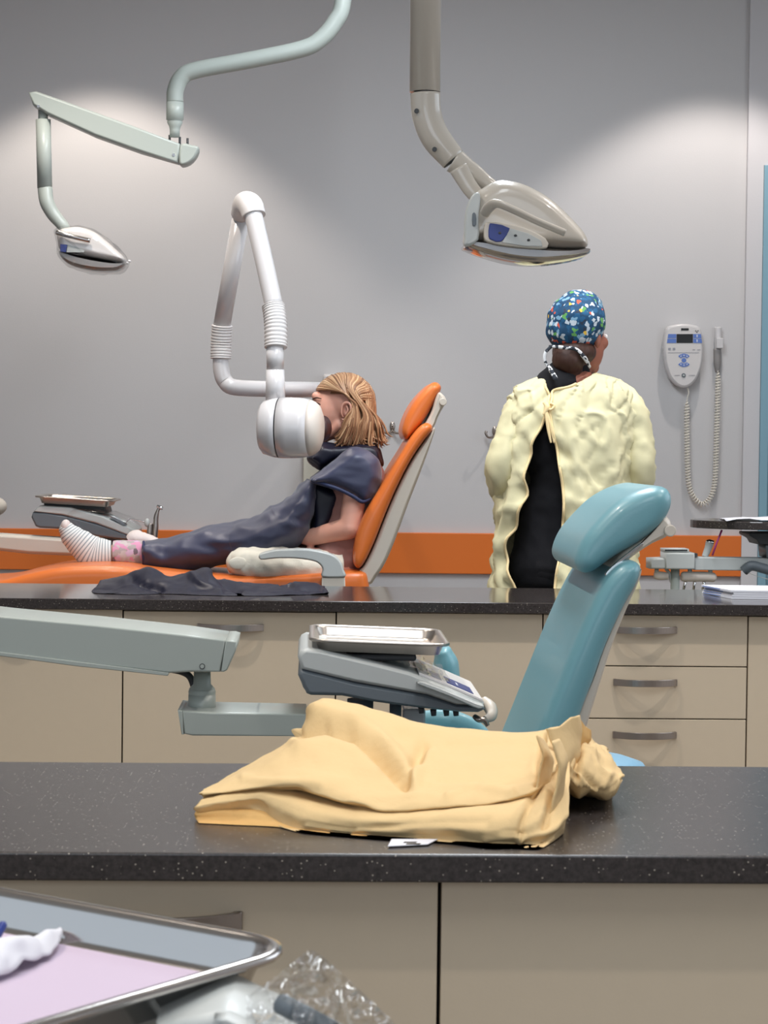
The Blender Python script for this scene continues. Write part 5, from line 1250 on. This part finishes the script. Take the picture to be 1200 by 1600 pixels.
# hair: a skull cap plus combed locks
hb_ = MB(); V0 = []
def lock(pts, r0_, r1_, tone, parts):
    P, Rr = spline(pts, [r0_ * .7, r0_, r0_, r1_, r1_ * .3][:len(pts)] if len(pts) == 5 else [r0_] * (len(pts) - 1) + [r1_ * .3], 6)
    parts.append((sweep(P, Rr, 5), tone))
parts = []
hc2 = K(538, 630); rx_, ry_, rz_ = .100, .084, .098
rnd = random.Random(11)
def scalp(phi, beta, s=1.0):
    """phi runs front(0) to back(180) over the crown; beta from the parting down the side"""
    x = -cos(radians(phi)) * cos(beta); z = sin(radians(phi)) * cos(beta); y = sin(beta)
    return hc2 + Vector((x * rx_ * s, y * ry_ * s, z * rz_ * s))
for n_i in range(620):
    sg = -1 if n_i % 5 < 3 else 1
    phi = rnd.uniform(28, 176) if n_i % 4 else rnd.uniform(24, 60)
    jit = rnd.uniform(.995, 1.035)
    f = (phi - 24) / 152           # 0 front, 1 back
    # end of the lock: front locks sweep behind or over the ear, back locks hang at the nape
    ex = 529 + 66 * f + rnd.uniform(-4, 4); ey = 692 + rnd.uniform(-12, 5) - (4 if f < .3 else 0)
    if f > .78: ex += rnd.uniform(0, 9); ey -= rnd.uniform(0, 8)
    mx_ = 551 + 38 * f; my = 640 + 10 * f
    if n_i % 9 == 0 and f < .45: mx_, my = 546, 626; ex = 532 + 25 * f + rnd.uniform(-4, 6)
    p0 = scalp(phi, 0.02 * sg, jit); p1 = scalp(phi + 6 * (1 - f), sg * .55, jit); p2 = scalp(phi * .85 + 22, sg * 1.05, jit * 1.01)
    ysd = sg * (.088 - .018 * f) * rnd.uniform(.94, 1.05)
    if f > .75: ysd *= rnd.uniform(.05, 1)
    p3 = K(mx_, my, ysd); p4 = K(ex, ey, ysd * rnd.uniform(.8, 1.02))
    pm = K(mx_ * .45 + ex * .55 + 1.5, (my + ey) / 2, ysd * 1.03)
    pe = K(ex + (rnd.uniform(1, 9) if f > .55 else rnd.uniform(-9, 1)), ey + rnd.uniform(1, 6), ysd * .93)
    if sg == -1 and f < .42:
        # keep the ear clear: pass above and behind it
        p2 = K(537 + 12 * f, 614 + 8 * f, -.086); p3 = K(551 + 16 * f, 634, -.086)
    rr = rnd.uniform(.0022, .0042)
    P, Rr = spline([p0, p1, p2, p3, pm, p4, pe], [rr * .8, rr, rr, rr, rr, rr * .8, rr * .2], 5)
    parts.append((sweep(P, Rr, 5), rnd.random()))
for n_i in range(170):       # locks down the back of the head
    be = rnd.uniform(-1.0, 1.0); jit = rnd.uniform(.995, 1.03); ph0 = rnd.uniform(95, 150)
    yb = be * .070
    pts_ = [scalp(ph0, be * .5, jit), scalp(max(ph0, 150), be * .75, jit), scalp(178, be * .8, jit), K(586 - 10 * abs(be) + rnd.uniform(-3, 2), 655, yb), K(590 - 9 * abs(be) + rnd.uniform(-3, 4), 675, yb), K(592 - 9 * abs(be) + rnd.uniform(-6, 9), 690 + rnd.uniform(-6, 3), yb)]
    rr = rnd.uniform(.0024, .0042)
    P, Rr = spline(pts_, [rr, rr, rr, rr, rr * .8, rr * .2], 5)
    parts.append((sweep(P, Rr, 5), rnd.random()))
hb = bmesh.new(); lay = hb.verts.layers.float.new('strand')
for rings_, tone in parts:
    Vv = [[hb.verts.new(p) for p in r] for r in rings_]
    for r in Vv:
        for v in r: v[lay] = tone
    for i in range(len(Vv) - 1):
        for j in range(5):
            fc = hb.faces.new((Vv[i][j], Vv[i][(j + 1) % 5], Vv[i + 1][(j + 1) % 5], Vv[i + 1][j])); fc.smooth = True
# under layer
def under(c, r, rot=None):
    vs = bmesh.ops.create_uvsphere(hb, u_segments=36, v_segments=20, radius=1)['verts']
    bmesh.ops.transform(hb, matrix=Matrix.Translation(c) @ (rot or Matrix.Identity(4)) @ Matrix.Diagonal((r[0], r[1], r[2], 1)), verts=vs)
    for v in vs:
        v[lay] = .25 + .2 * noise.noise(v.co * 60)
        for fc in v.link_faces: fc.smooth = True
    return vs
vs = under(K(540, 629), (.085, .073, .085))
kill = [v for v in vs if (v.co.x < K(545, 640).x and v.co.z < K(520, 622).z) or (v.co.x < K(512, 640).x and v.co.z < K(512, 604).z)]
bmesh.ops.delete(hb, geom=kill, context='VERTS')
under(K(562, 655), (.036, .070, .070)); under(K(566, 676), (.028, .060, .034))
me = bpy.data.meshes.new('hair'); hb.to_mesh(me); hb.free(); me.materials.append(M['hair'])
ho = bpy.data.objects.new('hair', me); COL.objects.link(ho); ho.parent = ch; me.transform(Matrix.Translation(-world_loc(ch)))
# clothing
def part(outline, y0, y1, r, m, name, wr=.004, wscale=16, vox=.006, sm=5, stretch=(1, 1, 1), sub=3):
    mb = MB(); slab(mb, outline, YK, YK + y0, YK + y1, r=r, sub=sub, n=8); return fleshy(name, mb, m, ch, vox=vox, smooth=sm, wr=wr, wscale=wscale, stretch=stretch)
b = MB(); b.capsule(K(560, 748, -.05), K(540, 866, -.05), .088, .098); b.capsule(K(560, 748, .05), K(540, 866, .05), .088, .098); b.capsule(K(530, 872, -.07), K(530, 872, .07), .085, .085)
fleshy('shirt', b, M['shirt'], ch, vox=.007, smooth=6, wr=.004, wscale=18, stretch=(1, 1, 1.6))
ap = [(484, 751), (500, 737), (530, 712), (545, 701), (560, 699), (578, 706), (590, 720), (594, 745), (588, 765), (579, 783), (566, 788), (550, 778), (530, 767), (510, 759)]
cape = part(ap, -.205, .20, .07, M['navy'], 'apron_shoulders', wr=.005, wscale=15, stretch=(.5, .8, 1.5))
fb = MB(); fb.tube([K(488, 751, -.17), K(511, 758, -.196), K(531, 765, -.200), K(551, 775, -.200), K(566, 784, -.196), K(578, 779, -.175)], .0062, seg=8).build('apron_edge_binding', M['binding'], cape)
part([(488, 752), (520, 762), (534, 772), (526, 800), (508, 830), (482, 844), (488, 815), (484, 780)], -.12, .16, .05, M['navyd'], 'apron_inner', wr=.002)
col_ = part([(500, 690), (489, 702), (478, 716), (488, 727), (501, 735), (520, 726), (545, 716), (575, 722), (598, 730), (597, 712), (590, 697), (570, 690), (540, 692), (520, 693)], -.115, .115, .09, M['navyd'], 'thyroid_collar', wr=.003, wscale=22)
ae = MB()
eltube(ae, [(225, 866, YK + .05, 21, .10), (232, 866, YK + .05, 23, .115), (262, 867, YK + .05, 25, .13), (300, 862, YK + .04, 29, .145), (338, 853, YK + .03, 29, .16), (378, 846, YK + .02, 29, .18), (412, 838, YK, 31, .19), (446, 822, YK, 36, .19), (468, 796, YK, 27, .17), (480, 772, YK, 17, .155), (489, 752, YK, 8, .14)],
       seg=72, sub=10, wr=.014, wscale=9, seed=6, power=.85, stretch=(1, .8, 1.9))
apr = ae.build('apron', M['navy'], ch)
pp_ = [K(227, 845, -.045)]
MB().tube([K(224.5, 846, -.03), K(224.0, 856, -.055), K(224, 872, -.055), K(225.5, 886, -.03)], .0042, seg=8).build('hem', M['binding'], apr)
# trousers: folded leg towards the camera
te = MB(); eltube(te, [(528, 886, YK - .10, 26, .075), (490, 886, YK - .12, 27, .075), (450, 884, YK - .14, 28, .075), (410, 881, YK - .165, 27, .072), (382, 879, YK - .17, 24, .066), (366, 880, YK - .165, 17, .05), (358, 881, YK - .16, 8, .025)], seg=48, sub=10, wr=.007, wscale=17, seed=2, stretch=(1.4, 1, 1))
tr = te.build('trouser_leg', M['khaki'], ch)
te = MB(); eltube(te, [(362, 886, YK - .15, 10, .04), (385, 892, YK - .13, 18, .055), (430, 898, YK - .08, 17, .05), (480, 900, YK - .02, 16, .045)], seg=40, sub=8, wr=.006, wscale=18, seed=5); te.build('trouser_leg', M['khaki'], ch)
MB().ell(K(372, 880, -.232), (.03, .006, .02)).build('knee_patch', M['khaki'], tr)
# sock, cuff
se = MB(); eltube(se, [(98, 817, YK + .05, 4, .012), (103, 825, YK + .05, 12, .028), (113, 838, YK + .05, 18, .038), (127, 850, YK + .05, 22, .038), (143, 862, YK + .05, 26, .036), (158, 865, YK + .05, 24, .036), (174, 865, YK + .052, 20, .036)], seg=40, sub=8, wr=.001, wscale=30); se.build('sock', M['sock'], ch)
MB().ell(K(152, 880, .05), (.026, .028, .020)).build('sock_heel', M['sole'], ch)
MB().ell(K(103, 822, .045), (.017, .024, .022)).build('sock_toe', M['sole'], ch)
ce = MB(); eltube(ce, [(177, 865, YK + .055, 20, .040), (188, 865, YK + .055, 21, .043), (200, 865, YK + .055, 20.5, .043), (214, 866, YK + .055, 21, .044), (228, 866, YK + .055, 21, .045)], seg=40, sub=8, wr=.002, wscale=40); ce.build('legging_cuff', M['floral'], ch)
we = MB(); eltube(we, [(203, 846, YK + .14, 9, .03), (212, 841, YK + .14, 12, .035), (230, 844, YK + .14, 9, .03), (244, 850, YK + .14, 8, .03)], seg=24, sub=6, wr=.004, wscale=40); we.build('second_sock', M['sole'], ch)

# ------------------------------------------------------------------ foreground: tray, liner, tissue, film-wrapped unit
HT = 0.968
B = WZ(466, 1480, HT); A_far = WZ(-28, 1364, HT); Dn = WZ(-60, 1634, HT)
xdir = (B - Dn).normalized(); ydir = (A_far - B); ydir = (ydir - xdir * ydir.dot(xdir)).normalized()
wT = .345; dT = (A_far - B).length
h_t = .024
mt = Matrix((xdir, ydir, xdir.cross(ydir))).transposed().to_4x4()
if xdir.cross(ydir).z < 0: raise RuntimeError('tray axes')
ctr = B - xdir * wT / 2 + ydir * dT / 2; ctr.z = HT - h_t; mt.translation = ctr
mb = add_tray(MB(), wT, dT, h_t, mt, lip=.007, slope=.013, r=.045)
ft = tag(mb.build('instrument_tray', M['steel'], None), 'large stainless steel tray with lilac liner in the lower left foreground', 'tray')
for p in ft.data.polygons: p.use_smooth = True
lm = MB(); lm.rings([[mt @ Vector((x, y, z)) for x, y in rrect(wT - .040, dT - .040, .028)] for z in (.0016, .0021)], cap=True, smooth=False)
tag(lm.build('paper_liner', M['lilac']), 'lilac paper liner lying in the foreground steel tray', 'liner')
zt_ = HT - h_t + .004
ts = MB(); R = []
tp = [(-60, 1500), (-20, 1500), (20, 1497), (50, 1488), (75, 1474), (92, 1462)]
bt = [(-60, 1545), (-20, 1535), (10, 1528), (45, 1512), (75, 1496), (95, 1482)]
for i in range(31):
    a = poly_eval(tp, i / 30); c_ = poly_eval(bt, i / 30); row = []
    for j in range(13):
        t = j / 12; p = WZ(a[0] + (c_[0] - a[0]) * t, a[1] + (c_[1] - a[1]) * t, zt_)
        p.z = zt_ + .016 * sin(pi * t) * (1 - (i / 30) ** 2 * .7) + .006 * noise.noise(p * 45) + .004; p.z = max(p.z, zt_ - .0005)
        p += Vector((noise.noise(p * 60), noise.noise(p * 61 + Vector((3, 0, 0))), 0)) * .004; row.append(p)
    R.append(row)
to = ts.rings(R, close=False, cap=False).build('tissue', M['paper'], recalc=False); md = to.modifiers.new('s', 'SOLIDIFY'); md.thickness = .0012; md.offset = 1
tag(to, 'crumpled white tissue on the lilac liner at the left edge', 'tissue')
p = WZ(-6, 1462, zt_ + .014); q = WZ(4, 1446, zt_ + .02)
bc = thing('tube_brush', WZ(-10, 1470, zt_), 'small tool with a blue tip lying above the white tissue at the left edge', 'dental tool')
MB().capsule(p, q, .0035, .003).build('tip', M['blue'], bc)
MB().cyl(WZ(-120, 1520, zt_ + .004), p, .003, .003).build('stem', M['paper'], bc)

# unit carrying the tray
uc = ctr.copy(); uz = HT - h_t - .0015
nu_ = thing('delivery_unit', (uc.x, uc.y, uz - .1), 'nearest dental delivery unit carrying the lilac-lined tray, lower left corner', 'dental unit')
bodyM = mt.copy(); bodyM.translation = Vector((uc.x, uc.y, 0))
def lb(x0, x1, y0, y1, z0, z1, name, m, par, bev=.004):
    mb = MB(); mb.bx(x0, x1, y0, y1, z0, z1); bmesh.ops.transform(mb.bm, matrix=bodyM, verts=mb.bm.verts); return mb.build(name, m, par, bevel=bev, seg=3)
lb(-.12, .10, -.10, .10, uz - .018, uz, 'tray_support', M['slate'], nu_)
lb(-.20, .155, -.13, .12, uz - .075, uz - .0185, 'housing', M['greyp'], nu_, .012)
# side console with film-wrapped controls
cA = WZ(330, 1548, .905); cB = WZ(575, 1640, .885)
con = MB()
out_ = [(250, 1575), (345, 1556), (366, 1556), (430, 1586), (500, 1616), (545, 1640), (545, 1700), (250, 1700)]
slab(con, out_, 1.30, 1.26, 1.36, r=.008, sub=1, n=3); con.build('console', M['greyp'], nu_)
slab(MB(), [(340, 1556), (360, 1554), (430, 1586), (500, 1618), (480, 1620), (415, 1592)], 1.30, 1.245, 1.262, r=.003, sub=1).build('console_rail', M['greyp'], nu_)
MB().tube([W(438, 1568, 1.26), W(470, 1584, 1.25), W(520, 1612, 1.24)], .0062, seg=12).build('control_grip', M['slate'], nu_)
fm = bmesh.new(); fv = []
top_ = [(385, 1556), (425, 1530), (462, 1500), (487, 1484), (520, 1508), (560, 1545), (585, 1568), (625, 1606)]
bot_ = [(385, 1600), (420, 1610), (455, 1620), (490, 1630), (525, 1640), (560, 1650), (600, 1655), (640, 1660)]
for i in range(71):
    a = poly_eval(top_, i / 70); c_ = poly_eval(bot_, i / 70); row = []
    for j in range(41):
        t = j / 40; x = a[0] + (c_[0] - a[0]) * t; y = a[1] + (c_[1] - a[1]) * t
        s_ = Vector((x * .022, y * .022, 3)); dy = .05 * noise.noise(s_) + .035 * (1 - abs(noise.noise(s_ * 1.8)) * 2) + .004 * (1 - abs(noise.noise(s_ * 3.6)) * 2.3)
        row.append(fm.verts.new(W(x, y, 1.265 - .06 * t + dy * (.25 + .75 * t))))
    fv.append(row)
for i in range(70):
    for j in range(40):
        f = fm.faces.new((fv[i][j], fv[i + 1][j], fv[i + 1][j + 1], fv[i][j + 1])); f.smooth = True
mb = MB(); mb.bm.free(); mb.bm = fm
mb.build('plastic_cover', M['film2'], nu_, recalc=False)
